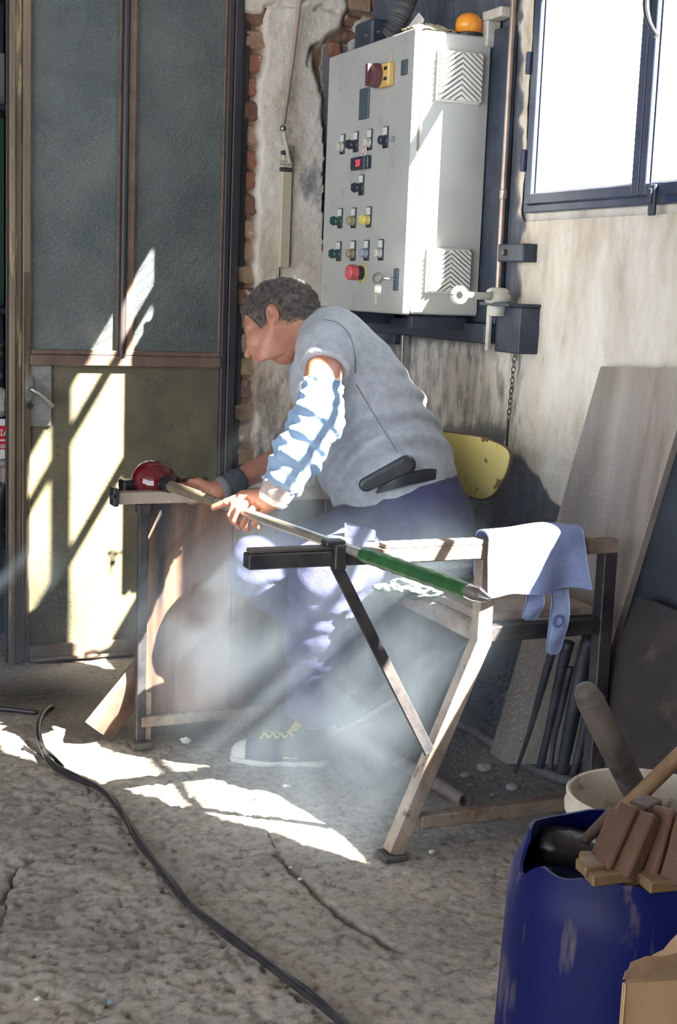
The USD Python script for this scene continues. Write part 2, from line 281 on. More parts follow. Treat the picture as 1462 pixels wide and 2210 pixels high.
for (px0, py0, px1, py1) in [(748, -8, 800, 28), (804, -10, 850, 26), (742, 32, 776, 62), (780, 30, 836, 60), (706, 88, 734, 124), (738, 66, 790, 96)]:
    a, b = ony(px0, py0, YB), ony(px1, py1, YB)
    part(backwall, 'brick', rough_box(bx(a[0], b[0], YB-.014-rng.uniform(0, .01), YB+.04, b[2], a[2], .01), .006, 26, 2, k), M[['brick_red', 'brick_brown', 'brick_pale'][k % 3]], 40); k += 1

# --- right (window) wall with three openings: only the left one is in the picture, the others let the same sun in
WIN1 = (2.86, 3.80, 1.655, 3.10); WIN2 = (1.52, 2.50, 1.37, 2.78); WIN3 = (2.52, 2.80, 2.60, 2.92)
y_, z_ = np.arange(2.36, YB+.01, .0085), np.arange(-.02, CEIL+.01, .0085)
Yg, Zg = np.meshgrid(y_, z_, indexing='ij'); Yf, Zf = Yg.ravel(), Zg.ravel(); P3 = np.c_[np.full(len(Yf), XW), Yf, Zf]; pic = topx(P3)
jit = np.stack([fbm(P3*16, 4, 51)-.5, fbm(P3*16, 4, 52)-.5], 1)*50
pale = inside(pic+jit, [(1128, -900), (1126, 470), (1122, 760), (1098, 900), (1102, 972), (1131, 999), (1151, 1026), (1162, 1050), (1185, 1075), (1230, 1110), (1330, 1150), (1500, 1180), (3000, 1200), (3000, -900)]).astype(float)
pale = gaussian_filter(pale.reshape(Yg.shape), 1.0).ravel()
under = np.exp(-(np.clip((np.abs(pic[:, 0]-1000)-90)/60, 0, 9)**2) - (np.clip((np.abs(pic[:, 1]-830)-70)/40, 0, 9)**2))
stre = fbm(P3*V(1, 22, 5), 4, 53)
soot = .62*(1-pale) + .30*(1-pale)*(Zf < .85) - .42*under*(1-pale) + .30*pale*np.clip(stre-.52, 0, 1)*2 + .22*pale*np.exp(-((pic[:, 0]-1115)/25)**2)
och = .6*pale*np.clip(np.interp(pic[:, 1], [430, 520, 800, 1000], [1, .75, .35, .2])*(.4+1.3*np.clip(stre-.3, 0, 1)), 0, 1)
hgt = .006*pale + (fbm(P3*6, 4, 54)-.5)*.014 + (fbm(P3*30, 3, 55)-.5)*.005
msk = np.ones(Yg.shape, bool)
for y0, y1, z0, z1 in (WIN1, WIN3): msk &= ~((Yg > y0-.02) & (Yg < y1+.02) & (Zg > z0-.02) & (Zg < z1+.02))
f = grid(len(y_), len(z_)); f = f[msk.ravel()[f].all(1)][:, ::-1]
rwall = struct('wall_right', (np.c_[XW-hgt, Yf, Zf], f), M['plaster'], True, attrs={'soot': soot, 'bare': np.zeros(len(Yf)), 'ochre': och})
def wall_boxes(ya, yb, holes, z1=CEIL):
    out = []; ys = sorted({ya, yb, *[h[0] for h in holes], *[h[1] for h in holes]})
    for a, b in zip(ys[:-1], ys[1:]):
        zz = 0.0
        for h in sorted([h for h in holes if h[0] < (a+b)/2 < h[1]], key=lambda h: h[2]):
            out.append(bx(XW+.012, XW+.075, a, b, zz, h[2], 0.0005)); zz = h[3]
        out.append(bx(XW+.012, XW+.075, a, b, zz, z1, 0.0005))
    return cat(*out)
part(rwall, 'wall_core', wall_boxes(-3, 9, (WIN1, WIN2, WIN3)), M['plaster'], False)
M['ceiling'] = mat('ceiling_boards', srgb(120, 112, 104), srgb(150, 142, 132), 3, .85)
struct('ceiling', bx(-6, XW+.08, -3.2, 9, CEIL, CEIL+.1), M['ceiling'], False)
M['dim'] = mat('dim_plaster', srgb(104, 104, 100), srgb(130, 128, 122), 2, .9)
struct('wall_left', bx(-6.1, -6, 3.2, 9, 0, CEIL), M['dim'], False)
struct('wall_far', bx(-6, XW, 7.2, 7.3, 0, CEIL), mat('far_green_wall', srgb(22, 38, 34), srgb(30, 46, 42), 2, .8), False)
struct('wall_front', bx(-1.3, XW+.08, -.9, -.8, 0, CEIL), mat('sooty_wall', srgb(52, 50, 48), srgb(70, 66, 62), 2, .9), False)
leftpart = struct('wall_partition', bx(-6, -.25, YB, YB+.12, 0, CEIL), M['dim'], False)

# --- windows
M['frame_blue'] = mat('dark_window_paint', srgb(46, 56, 80), srgb(62, 72, 98), 8, .4, 0, .05)
M['pane'] = usdkit.material(stage, '/World/Looks/window_glass', {'t': ('transparent_bsdf', {'color': (.97, .98, .98)}), 'g': ('glossy_bsdf', {'color': (1, 1, 1), 'roughness': .03}), 'f': ('layer_weight', {'blend': .5}), 'k': ('math', {'math_type': 'power', 'value2': 4.0}), 'm': ('mix_closure', {})}, [('f.facing', 'k.value1'), ('k.value', 'm.fac'), ('t.BSDF', 'm.closure1'), ('g.BSDF', 'm.closure2')], surface='m.closure')
def ring(y0, y1, z0, z1, w, xa, xb, bev=.002): return cat(bx(xa, xb, y0, y0+w, z0, z1, bev), bx(xa, xb, y1-w, y1, z0, z1, bev), bx(xa, xb, y0+w, y1-w, z0, z0+w, bev), bx(xa, xb, y0+w, y1-w, z1-w, z1, bev))
def window(name, W, mull, bars, fr=.022, sash=.03, bt=.013):
    y0, y1, z0, z1 = W; w = thing(name, None, None, (XW, (y0+y1)/2, z0), kind='structure')
    part(w, 'window_frame', ring(y0, y1, z0, z1, fr, XW-.018, XW+.05), M['frame_blue'])
    ys = [y0+fr, *mull, y1-fr]
    for a, b in zip(ys[:-1], ys[1:]):
        s = part(w, 'sash', ring(a+.002, b-.002, z0+fr+.002, z1-fr-.002, sash, XW-.028, XW+.015), M['frame_blue'])
        part(w, 'glazing_bead', ring(a+.002+sash, b-.002-sash, z0+fr+sash+.002, z1-fr-sash-.002, .007, XW-.012, XW+.01), M['white_metal'])
        part(w, 'pane', bx(XW-.003, XW+.001, a+sash, b-sash, z0+fr+sash-.003, z1-fr-sash+.003, 0), M['pane'], False)
        for zb in bars: part(w, 'glazing_bar', bx(XW-.02, XW+.014, a+.002+sash, b-.002-sash, zb-bt, zb+bt, .002), M['frame_blue'])
    return w
w1 = window('window_1', WIN1, [3.19], [2.345, 2.80])
h0 = onx(1412, 0, XW-.05); part(w1, 'window_handle', tube(spline([h0+V(.03, 0, .10), h0+V(-.005, .01, .06), h0+V(-.01, .02, 0), onx(1418, 78, XW-.045)], 12), [.006]*3+[.0085]*6+[.007]*3, 10), M['black'], label='black curved window handle')
for py in (140, 348):
    a = onx(1136, py-25, XW-.02); part(w1, 'hinge', rod(V(XW-.022, 3.805, a[2]-.065), V(XW-.022, 3.805, a[2]), .011, 12), M['frame_blue'])
a = onx(1413, 415, XW-.03); part(w1, 'latch', cat(bx(XW-.04, XW-.028, a[1]-.014, a[1]+.012, a[2]-.06, a[2]+.02), rod(V(XW-.04, a[1], a[2]-.03), V(XW-.04, a[1], a[2]+.01), .008)), M['iron_blue'])
w2 = window('window_2', WIN2, [], [1.955, 2.475], .02, .02, .009)
part(w2, 'blank_panel', bx(XW-.012, XW+.012, 2.27, 2.47, 2.475, 2.75, .001), M['frame_blue'])
window('window_3', WIN3, [], [], .02, .01)

# --- the steel and glass door in the back wall
M['door_paint'] = mat('old_brown_door_paint', srgb(92, 80, 66), srgb(128, 114, 94), 14, .5, .1, .3, stretch=(1, 1, .12), c3=srgb(186, 168, 130), s3=18, a3=(.60, .67))
M['door_brown'] = mat('brown_door_rail', srgb(96, 78, 68), srgb(120, 102, 88), 12, .45, .1, .2)
M['door_dark'] = mat('dark_door_frame', srgb(34, 34, 42), srgb(62, 56, 54), 10, .45, .1, .2, stretch=(1, 1, .1))
M['door_glass'] = usdkit.material(stage, '/World/Looks/hammered_glass', {'g': ('geometry', {}), 'n': ('noise_texture', {'scale': 3, 'detail': 4}), 'r': ('rgb_ramp', {'ramp': [(.35, srgb(88, 98, 98)), (.65, srgb(112, 120, 118))]}),
    'w': ('voronoi_texture', {'scale': 150}), 'w2': ('wave_texture', {'scale': 90, 'bands_direction': 'z', 'distortion': 2.0, 'detail': 2.0}), 'ad': ('math', {'math_type': 'multiply_add', 'value2': .5}), 'b': ('bump', {'strength': .6, 'distance': .005}), 'p': ('principled_bsdf', {'roughness': .24, 'specular_ior_level': .7})},
    [('g.position', 'n.vector'), ('n.fac', 'r.fac'), ('r.color', 'p.base_color'), ('g.position', 'w.vector'), ('g.position', 'w2.vector'), ('w2.fac', 'ad.value1'), ('w.distance', 'ad.value3'), ('ad.value', 'b.height'), ('b.normal', 'p.normal')], surface='p.BSDF')
M['door_panel'] = mat('olive_sheet_metal', srgb(84, 82, 66), srgb(108, 103, 80), 5, .55, 0, .3, bscale=70, c3=srgb(72, 72, 60), s3=60, a3=(.62, .70))
door = thing('door_1', None, None, (1.3, YB, 0), kind='structure')
X = lambda px, py=700: ony(px, py, YB)[0]
zt, zr1, zr0, zb = 2.72, ony(200, 766, YB)[2], ony(200, 789, YB)[2], .045
xs = dict(o=X(17), a=X(30), b=X(46), c=X(63), m0=X(255), m1=X(267), m2=X(284), r=X(474), r1=X(486), e=X(510))
part(door, 'door_frame', cat(bx(xs['o'], xs['a'], YB-.035, YB+.02, 0, 2.75), bx(xs['a'], xs['b'], YB-.015, YB+.06, 0, 2.75)), M['door_paint'])
part(door, 'frame_edge', bx(xs['o']-.007, xs['o'], YB-.01, YB+.012, 0, 2.75), M['door_dark'])
part(door, 'door_frame', cat(bx(xs['r1'], xs['e']-.012, YB-.04, YB+.06, 0, 2.75), bx(xs['e']-.012, xs['e']+.02, YB-.015, YB+.06, 0, 2.75)), M['door_dark'], label='dark right door frame')
part(door, 'door_stile', bx(xs['b'], xs['c'], YB-.030, YB+.01, .01, zt), M['door_paint'])
part(door, 'door_stile', bx(xs['r'], xs['r1'], YB-.030, YB+.01, .01, zt), M['door_dark'])
part(door, 'door_rail', cat(bx(xs['c'], xs['r'], YB-.034, YB+.01, zr0, zr1), bx(xs['c'], xs['r'], YB-.024, YB, zr1, zr1+.018)), M['door_brown'])
part(door, 'door_rail', cat(bx(xs['c'], xs['r'], YB-.03, YB+.01, .005, zb+.02), bx(xs['c'], xs['r'], YB-.05, YB-.03, .008, .02)), M['iron_brown'])
part(door, 'door_rail', bx(xs['c'], xs['r'], YB-.03, YB+.01, zt-.06, zt), M['door_brown'])
part(door, 'mullion', rod(V(xs['m0']+.010, YB-.03, zr1-.004), V(xs['m0']+.010, YB-.03, zt-.05), .0125, 16), M['door_dark'], label='dark round door bolt rod')
part(door, 'mullion', cat(bx(xs['m1'], xs['m2'], YB-.026, YB+.01, zr1, zt-.06), bx(xs['m0'], xs['m1'], YB-.012, YB+.01, zr1, zt-.06)), M['door_brown'])
for a, b in ((xs['c'], xs['m0']), (xs['m2'], xs['r'])):
    part(door, 'pane', bx(a, b, YB-.004, YB+.004, zr1+.01, zt-.055, 0), M['door_glass'], False)
    part(door, 'glazing_bead', cat(bx(a, a+.008, YB-.014, YB-.003, zr1+.018, zt-.06, .001), bx(b-.008, b, YB-.014, YB-.003, zr1+.018, zt-.06, .001)), M['door_brown'])
part(door, 'lower_panel', bx(xs['c'], xs['r'], YB-.006, YB+.004, zb, zr0+.005, 0), M['door_panel'], False)
a, b = ony(62, 790, YB-.01), ony(110, 919, YB-.01)
part(door, 'lock_plate', bx(a[0]-.002, b[0], YB-.02, YB-.004, b[2], zr0, .002), mat('galvanised_plate', srgb(128, 132, 130), srgb(160, 162, 158), 22, .4, .6))
c = ony(62, 838, YB-.03); part(door, 'handle_plate', hull(np.vstack([V(c[0]+.014*math.cos(t), YB-.036+dy, c[2]+s*.028+.016*math.sin(t)) for t in np.linspace(0, 2*math.pi, 14) for s in (-1, 1) for dy in (0, .014)])), M['steel'])
e = ony(114, 878, YB-.075); part(door, 'door_handle', tube(spline([V(c[0], YB-.03, c[2]), V(c[0]+.002, YB-.07, c[2]), V(c[0]+.02, YB-.078, c[2]-.012), e], 16), .0085, 12), M['steel'])
c = ony(63, 876, YB-.03); part(door, 'keyhole', rod(V(c[0], YB-.034, c[2]), V(c[0], YB-.02, c[2]), .012, 18), M['black'])

# --- what shows through the gap left of the door: shelf clutter and a sign in the next room
YG = 5.75
sg = thing('warning_sign', 'red and white printed notice seen through the gap left of the door', 'sign', ony(3, 980, YG))
a, b = ony(-60, 904, YG), ony(12, 1052, YG); zs = [ony(5, y, YG)[2] for y in (904, 919, 948, 952, 970, 995, 1052)]
M['sign_red'] = mat('sign_red', srgb(196, 38, 44), None, rough=.5); M['sign_white'] = mat('sign_white', srgb(226, 224, 222), None, rough=.5); M['sign_orange'] = mat('sign_orange', srgb(240, 110, 50), None, rough=.5)
part(sg, 'sign_board', bx(a[0], b[0], YG, YG+.01, zs[6], zs[0]), M['sign_white'])
part(sg, 'red_band', cat(bx(a[0], b[0], YG-.002, YG, zs[2], zs[1], 0), bx(a[0], b[0], YG-.002, YG, zs[4], zs[3], 0)), M['sign_red'], False)
part(sg, 'red_band', bx(a[0], b[0], YG-.002, YG, zs[6], zs[5], 0), M['sign_orange'], False)
def letters(txt, p, h, ux, uy, depth=.001, bold=True):
    t = meshkit.text_mesh(txt, h, depth, bold); v = np.array(t.vertices); uz = np.cross(ux, uy)
    return np.asarray(p)+v[:, :1]*np.asarray(ux)+v[:, 1:2]*np.asarray(uy)+v[:, 2:]*uz, np.array(t.faces)
part(sg, 'lettering', cat(letters('IA', ony(-1, 940, YG-.004), .024, V(1, 0, 0), V(0, 0, 1)), letters('upe', ony(-4, 966, YG-.004), .018, V(1, 0, 0), V(0, 0, 1))), M['sign_white'], False)
sc = thing('shelf_rack', 'dark shelf post and pale sack in the dim room left of the door', 'shelf', (.85, 5.9, 0))
part(sc, 'shelf_post', bx(.70, .74, 5.86, 5.90, 0, 2.5), M['black']); part(sc, 'shelf_back', bx(.3, 1.05, 5.98, 6.0, 1.28, 2.05), mat('dark_green_board', srgb(18, 52, 40), srgb(28, 62, 50), 4, .6))
part(sc, 'grey_board', bx(.3, 1.05, 5.97, 6.0, 2.06, 2.30), mat('mid_grey_board', srgb(110, 108, 106), None, rough=.7))
p = ony(4, 868, 5.85)
for zz in (.35, p[2]-.095, 1.25, 2.05): part(sc, 'shelf', bx(.30, 1.05, 5.762, 6.0, zz, zz+.025), M['black'])
for x0_ in (.30, 1.02): part(sc, 'shelf_post', bx(x0_, x0_+.03, 5.762, 5.79, 0, 2.5), M['black'])
part(sc, 'rack_back', bx(.3, 1.05, 6.0, 6.01, 0, 2.5), M['black'])
part(sc, 'sack', rough_box(bx(p[0]-.12, p[0]+.03, 5.8, 5.92, p[2]-.06, p[2]+.06, .03), .012, 14, 3, 4), M['dirty_white'], True)
pts = [ony(-8+16*math.sin(i*1.9), 735+i*7, 5.84+.02*math.sin(i)) for i in range(14)]; part(sc, 'cable_coil', tube(spline(pts, 60), .007, 8), M['iron'], True)
p = ony(10, 1015, 5.4); kn = thing('gas_valve', 'grey plastic valve knob beside the door post in front of the red notice', 'valve', p)
part(kn, 'knob', cat(lathe([(0, 0), (.020, 0), (.026, .01), (.026, .02), (.02, .03), (0, .034)], p+V(0, 0, .012), p+V(0, 0, 1), 16), rod(p+V(0, 0, -.05), p+V(0, 0, .02), .016)), mat('grey_plastic', srgb(120, 112, 112), None, rough=.5), True)
part(kn, 'hose', tube(spline([p+V(0, 0, -.05), p+V(-.02, 0, -.12), p+V(-.03, 0, -.4), V(p[0]-.02, p[1], .02)], 20), .022, 10), M['black_rubber'], True)
# ------------------------------------------------------------------ the glassblower's bench
YN, YF = 2.973, 3.975
M['bench'] = mat('bench_iron', srgb(120, 104, 92), srgb(160, 144, 130), 12, .55, .15, .2, c3=srgb(96, 70, 54), s3=22, a3=(.58, .68))
M['bench_dark'] = mat('bench_dark_iron', srgb(40, 40, 46), srgb(74, 70, 70), 12, .5, .3, .2)
bench = thing('glassblowing_bench', "glassblower's iron bench with two long rails and a plank seat, straddled by the bent man", 'workbench', (1.6, 3.47, 0))
zr = ony(1045, 1208, YN-.02)[2]; XP = ony(1043, 1300, YN)[0]; XR = ony(1307, 1260, YN)[0]; xl = ony(531, 1215, YN)[0]; xm = ony(800, 1200, YN)[0]
part(bench, 'rail', bar((xl, YN, zr+.019), (xm, YN, zr+.019), .042, .036), M['bench_dark'], label='black near rail end')
part(bench, 'rail', bar((xm, YN, zr+.019), (XR+.02, YN, zr+.019), .042, .036), M['bench'])
part(bench, 'rail_strip', rough_box(bar((xl+.006, YN+.004, zr+.042), (xm-.06, YN+.004, zr+.042), .034, .010), .002, 40, 3, 2), M['soot_wood'], label='charred wooden strip on the near rail')
part(bench, 'rail_strip', rough_box(bar((xm+.03, YN, zr+.043), (XP+.02, YN, zr+.043), .040, .014), .0015, 40, 3, 3), M['wood'])
part(bench, 'rail_strip', rough_box(bar((XP+.03, YN, zr+.041), (XR-.05, YN, zr+.041), .036, .010), .0015, 40, 3, 3), M['wood'])
a = ony(733, 1200, YN-.02); part(bench, 'rail_clip', cat(bx(a[0]-.014, a[0]+.016, YN-.03, YN+.02, zr-.006, zr+.052), bx(a[0]-.03, a[0]+.02, YN-.012, YN+.026, zr+.046, zr+.060)), M['bench_dark'])
zk = ony(1043, 1385, YN)[2]; ft = onz(845, 1848); LF = V(ft[0], YN, 0)
part(bench, 'post', bar((XP, YN, zk-.01), (XP, YN, zr+.002), .040, .040, (1, 0, 0)), M['bench'])
part(bench, 'leg', bar((LF[0], YN, .012), (XP+.003, YN, zk+.012), .042, .042, (1, 0, 0)), M['bench'])
part(bench, 'foot', bx(LF[0]-.035, LF[0]+.028, YN-.035, YN+.03, 0, .014), M['iron'])
b0, b1 = ony(728, 1226, YN-.026), ony(934, 1612, YN-.026)
part(bench, 'brace', bar(V(b0[0], YN-.014, zr+.005), V(b1[0], YN-.014, b1[2]-.02), .010, .030, (1, 0, .4)), M['bench_dark'])
part(bench, 'post', bar((XR, YN, 0), (XR, YN, zr+.002), .040, .040, (1, 0, 0)), M['bench_dark'])
zl = ony(1100, 1752, YN-.015)[2]; xa = ony(905, 1770, YN)[0]
part(bench, 'floor_bar', bar((xa, YN, zl), (XR, YN, zl), .036, .036), M['iron_brown'])
zs = ony(1180, 1362, YN-.02)[2]
part(bench, 'seat_bar', bar((XP, YN, zs), (XR, YN, zs), .036, .040), M['bench_dark'])
part(bench, 'seat_bar', bar((XP, YN, zs), (XP, YF, zs), .036, .044), M['bench'])
part(bench, 'seat_bar', bar((XP, YF, zs), (XR, YF, zs), .036, .040), M['bench_dark'])
part(bench, 'seat_bar', bar((XR, YN, zs), (XR, YF, zs), .036, .044), M['bench_dark'])
for i in range(4):
    y0 = YN+.03+i*.237; m = bx(XP+.01, XR-.01, y0, y0+.225, zs+.022, zs+.044, .003)
    part(bench, 'seat_plank', rough_box(m, .002, 30, 3, i), M['wood'])
part(bench, 'seat_plank', prism([(0, 0), (.035, .0), (.09, .016), (.13, .004), (.20, .012), (.30, 0), (.30, .065), (.02, .06)], .016, V(XP-.015, YN+.28, zs+.044), V(0, 1, 0), V(1, 0, 0)) if False else prism([(XP-.018, YN+.34), (XP+.05, YN+.33), (XP+.055, YN+.40), (XP+.035, YN+.44), (XP+.06, YN+.5), (XP+.05, YN+.62), (XP-.018, YN+.66)], .016, V(0, 0, zs+.045), V(1, 0, 0), V(0, 1, 0)), mat('pale_split_wood', srgb(176, 160, 144), srgb(200, 186, 170), 9, .7, 0, .3), label='splintered pale plank end')
zf = ony(330, 1088, YF-.02)[2]; XL = ony(306, 1300, YF)[0]; xl2 = ony(250, 1078, YF)[0]
part(bench, 'rail', bar((xl2, YF, zf+.019), (XR+.02, YF, zf+.019), .042, .036), M['wood'])
part(bench, 'rail_stop', cat(bx(xl2-.014, xl2+.002, YF-.03, YF+.02, zf-.004, zf+.05), bx(xl2-.02, xl2-.004, YF-.03, YF-.0, zf+.02, zf+.034)), M['black'], label='black stop at the rail end')
part(bench, 'leg', cat(bar((XL, YF, .01), (XL, YF, zf), .028, .028, (1, 0, 0)), bx(XL-.02, XL+.02, YF-.02, YF+.02, zf-.03, zf)), M['bench_dark'])
part(bench, 'leg', bar((XL+.022, YF+.01, .012), (XL+.022, YF+.01, .17), .022, .03, (1, 0, 0)), M['bench'])
part(bench, 'foot', bx(XL-.03, XL+.035, YF-.04, YF+.03, 0, .022), M['iron'])
zb_ = ony(400, 1548, YF)[2]
part(bench, 'floor_bar', bar((XL, YF, zb_), (XP, YF, zb_), .030, .034), M['bench'])
part(bench, 'post', bar((XP, YF, 0), (XP, YF, zf), .036, .036, (1, 0, 0)), M['bench_dark']); part(bench, 'post', bar((XR, YF, 0), (XR, YF, zf), .036, .036, (1, 0, 0)), M['bench_dark'])
M['panel'] = mat('side_board', srgb(92, 64, 50), srgb(142, 102, 76), 7, .65, 0, .3, stretch=(1, 1, .1), bscale=40, c3=srgb(44, 38, 40), s3=5, a3=(.44, .56))
xs2 = ony(497, 1450, YF)[0]
part(bench, 'side_board', bx(XL+.015, xs2-.003, YF+.004, YF+.016, zb_+.012, zf, .001), M['panel'])
part(bench, 'side_board', bx(xs2+.004, XP-.02, YF+.004, YF+.016, zb_+.012, zf, .001), M['panel'])

# ------------------------------------------------------------------ the control cabinet
XC = 1.954; p0, p1 = onx(883, 400, XC), onx(701, 400, XC); YC0, YC1 = p0[1], p1[1]; ZC0, ZC1 = onx(872.6, 679, XC)[2], onx(893, 60, XC)[2]
cab = thing('control_cabinet', 'grey metal control cabinet of switches and lamps on the wall beside the window', 'electrical cabinet', (2.1, (YC0+YC1)/2, ZC0))
part(cab, 'cabinet_body', bx(XC+.032, 2.225, YC0+.002, YC1-.002, ZC0+.003, ZC1-.003, .006), M['cabinet'])
part(cab, 'cabinet_gasket', bx(XC+.022, XC+.034, YC0+.010, YC1-.010, ZC0+.012, ZC1-.012, .001), mat('gasket', srgb(150, 144, 128), None, rough=.7))
part(cab, 'cabinet_door', bx(XC, XC+.024, YC0, YC1, ZC0, ZC1, .005), M['cabinet'])
D = lambda px, py: onx(px, py, XC)
M['lens_green'] = mat('dark_green_plastic', srgb(42, 76, 70), None, rough=.3); M['lens_yellow'] = mat('amber_lens', srgb(206, 190, 110), None, rough=.25); M['lens_clear'] = mat('clear_lens', srgb(190, 188, 180), None, rough=.25)
M['lens_olive'] = mat('olive_lens', srgb(150, 140, 106), None, rough=.3); M['knob_navy'] = mat('navy_plastic', srgb(44, 50, 64), None, rough=.35); M['lens_blue'] = mat('pale_blue_lens', srgb(142, 150, 166), None, rough=.25)
def knob(p, m, wing, r=.0145):
    q = p - V(.026, 0, .012)
    g = lathe([(0, 0), (r+.002, 0), (r+.002, .006), (r, .008), (r, .022), (r-.003, .026), (0, .027)], p-V(0, 0, .012), q, 20)
    if wing: g = cat(g, hull([q+V(0, sy*.005, sz*.017) for sy in (-1, 1) for sz in (-1, 1)] + [q+V(-.014, sy*.003, sz*.011) for sy in (-1, 1) for sz in (-.9, 1)]))
    return g
for px_, py_, m, wg in [(738, 310, 'lens_clear', 0), (767, 305, 'knob_navy', 1), (797, 300, 'lens_clear', 0), (831, 295, 'knob_navy', 0), (779, 398, 'knob_navy', 1), (733, 470, 'lens_green', 1), (762, 469, 'lens_olive', 0), (795, 467, 'lens_yellow', 1),
                        (730, 541, 'lens_green', 1), (761, 540, 'lens_olive', 0), (790, 539, 'lens_blue', 0), (821, 538, 'lens_clear', 0)]:
    p = D(px_+3, py_); w_ = .0185
    sw = part(cab, 'switch', bx(XC-.005, XC+.001, p[1]-w_, p[1]+w_, p[2]-.036, p[2]+.032, .002), M['black'])
    part(sw, 'label_plate', bx(XC-.0065, XC-.0045, p[1]-.0145, p[1]+.0145, p[2]+.005, p[2]+.029, .0005), M['label_white'])
    part(sw, 'knob', knob(p, m, wg), M[m], 35, label={'lens_green': 'dark green knob', 'knob_navy': 'navy knob', 'lens_yellow': 'yellow knob', 'lens_clear': 'clear lamp lens', 'lens_olive': 'olive lamp lens', 'lens_blue': 'pale blue lamp lens'}[m])
a, b = D(765, 369), D(803, 335)
ds = part(cab, 'digital_display', bx(XC-.016, XC, b[1], a[1], a[2], b[2], .003), M['knob_navy'])
c = D(780, 353); M['red_digits'] = usdkit.material(stage, '/World/Looks/lit_red_digits', {'e': ('emission', {'color': (1, .06, .10), 'strength': 2.2})}, [], surface='e.emission')
part(ds, 'lit_digits', letters('18', c+V(-.0165, .013, -.010), .021, V(0, -1, 0), V(0, 0, 1), .0008), M['red_digits'], False, kind='stuff')
c = D(795, 352); part(ds, 'side_keys', bx(XC-.018, XC-.015, c[1]-.010, c[1]+.006, c[2]-.022, c[2]+.022, .001), M['grey_plate'])
for x0, y0, x1, y1 in ((777, 260, 800, 187), (868, 164, 882, 127)):
    a, b = D(x0, y0), D(x1, y1); part(cab, 'nameplate', bx(XC-.006, XC, b[1], a[1], a[2], b[2], .002), M['grey_plate'])
a = D(845, 122); part(cab, 'warning_triangle', prism([(-.018, -.022), (.018, -.022), (0, .028)], .001, a-V(.0005, 0, 0), V(0, -1, 0), V(0, 0, 1)), mat('faded_yellow', srgb(190, 184, 158), None, rough=.6))
a = D(785, 325); part(cab, 'warning_sticker', rod(a, a-V(.001, 0, 0), .022, 24, .0002), M['label_white']); part(cab, 'sticker_ring', lathe([(.010, 0), (.010, .0022), (.015, .0022), (.015, 0)], a, a-V(1, 0, 0), 24), mat('faded_red_ink', srgb(190, 128, 120), None, rough=.6))
a = D(851, 300); part(cab, 'small_plug', rod(a, a-V(.014, 0, 0), .009, 14), M['lens_blue'])
a, b = D(833, 190), D(853, 134); c = D(829, 165)
ms = part(cab, 'main_switch', bx(XC-.022, XC, b[1]-.002, a[1]+.030, a[2], b[2], .004), mat('yellow_switch_plate', srgb(214, 178, 102), srgb(224, 192, 120), 9, .4))
part(ms, 'rotary_knob', cat(lathe([(0, 0), (.038, 0), (.040, .004), (.036, .026), (.030, .030), (0, .031)], c+V(-.02, 0, 0), c-V(1, 0, 0), 28), hull([c+V(dx, sy*.009, sz*.034) for dx in (-.045, -.062) for sy in (-1, 1) for sz in (-1, 1)])), mat('dull_red_knob', srgb(96, 62, 70), srgb(112, 76, 82), 12, .4), 35)
for zz in (-.012, .02): q = D(847, 162); part(ms, 'marking', bx(XC-.0235, XC-.0215, q[1]-.006, q[1]+.016, q[2]+zz-.005, q[2]+zz+.005, .0003), M['black'])
c = D(783, 589); es = part(cab, 'emergency_stop', lathe([(0, 0), (.034, 0), (.034, .002), (0, .003)], c, c-V(1, 0, 0), 26), M['lens_yellow'], label='red mushroom emergency stop on a yellow collar')
part(es, 'collar', rod(c, c-V(.024, 0, 0), .023, 20), M['knob_navy']); part(es, 'red_button', lathe([(0, .02), (.022, .02), (.026, .026), (.026, .05), (.022, .056), (0, .058)], c, c-V(1, 0, 0), 26), mat('faded_red_button', srgb(206, 92, 96), None, rough=.4), label='red mushroom button')
c = D(857, 603); lk = part(cab, 'door_lock', bx(XC-.006, XC, c[1]-.014, c[1]+.016, c[2]-.036, c[2]+.034, .002), M['grey_plate'])
part(lk, 'key', cat(rod(c, c-V(.05, 0, 0), .004, 10), lathe([(.012, -.003), (.020, -.003), (.020, .003), (.012, .003), (.012, -.003)], c+V(-.066, -.0015, .0), c+V(-.066, 1, .35), 22)), M['chrome'], 40)
k0 = c+V(-.066, 0, -.018); part(lk, 'key', cat(hull([k0+V(dx, dy, dz) for dx in (-.012, .012) for dy in (-.001, .001) for dz in (-.004, -.03)]), hull([k0+V(-.006+dx, dy, dz) for dx in (-.004, .004) for dy in (-.001, .001) for dz in (-.028, -.062)])), M['chrome'])
Sd = lambda px, py: ony(px, py, YC0)
for (x0, y0, x1, y1) in ((944, 214, 1036, 120), (921, 628, 1010, 542)):
    a, b = Sd(x0, y0), Sd(x1, y1); xa_, xb_, za, zb2 = a[0], b[0], a[2], b[2]
    vg = part(cab, 'vent_grille', bx(xa_-.006, xb_+.006, YC0-.010, YC0+.004, za-.006, zb2+.006, .003), M['white_metal'], label='louvred vent grille with chevron slats')
    n, xc = 9, (xa_+xb_)/2; st = (zb2-za)/n; dz = .36*(xb_-xa_)
    from shapely.geometry import box as sbox
    clip = sbox(xa_, za, xb_, zb2)
    for i in range(-3, n):
        z0 = za+i*st; g = Polygon([(xa_, z0), (xc, z0+dz), (xb_, z0), (xb_, z0+st*.62), (xc, z0+dz+st*.62), (xa_, z0+st*.62)]).intersection(clip)
        for gg in getattr(g, 'geoms', [g]):
            if gg.geom_type == 'Polygon' and gg.area > 2e-5: part(vg, 'slat', prism(gg, .016, V(0, YC0-.010, 0), V(1, 0, 0), V(0, 0, 1)), M['white_metal'])
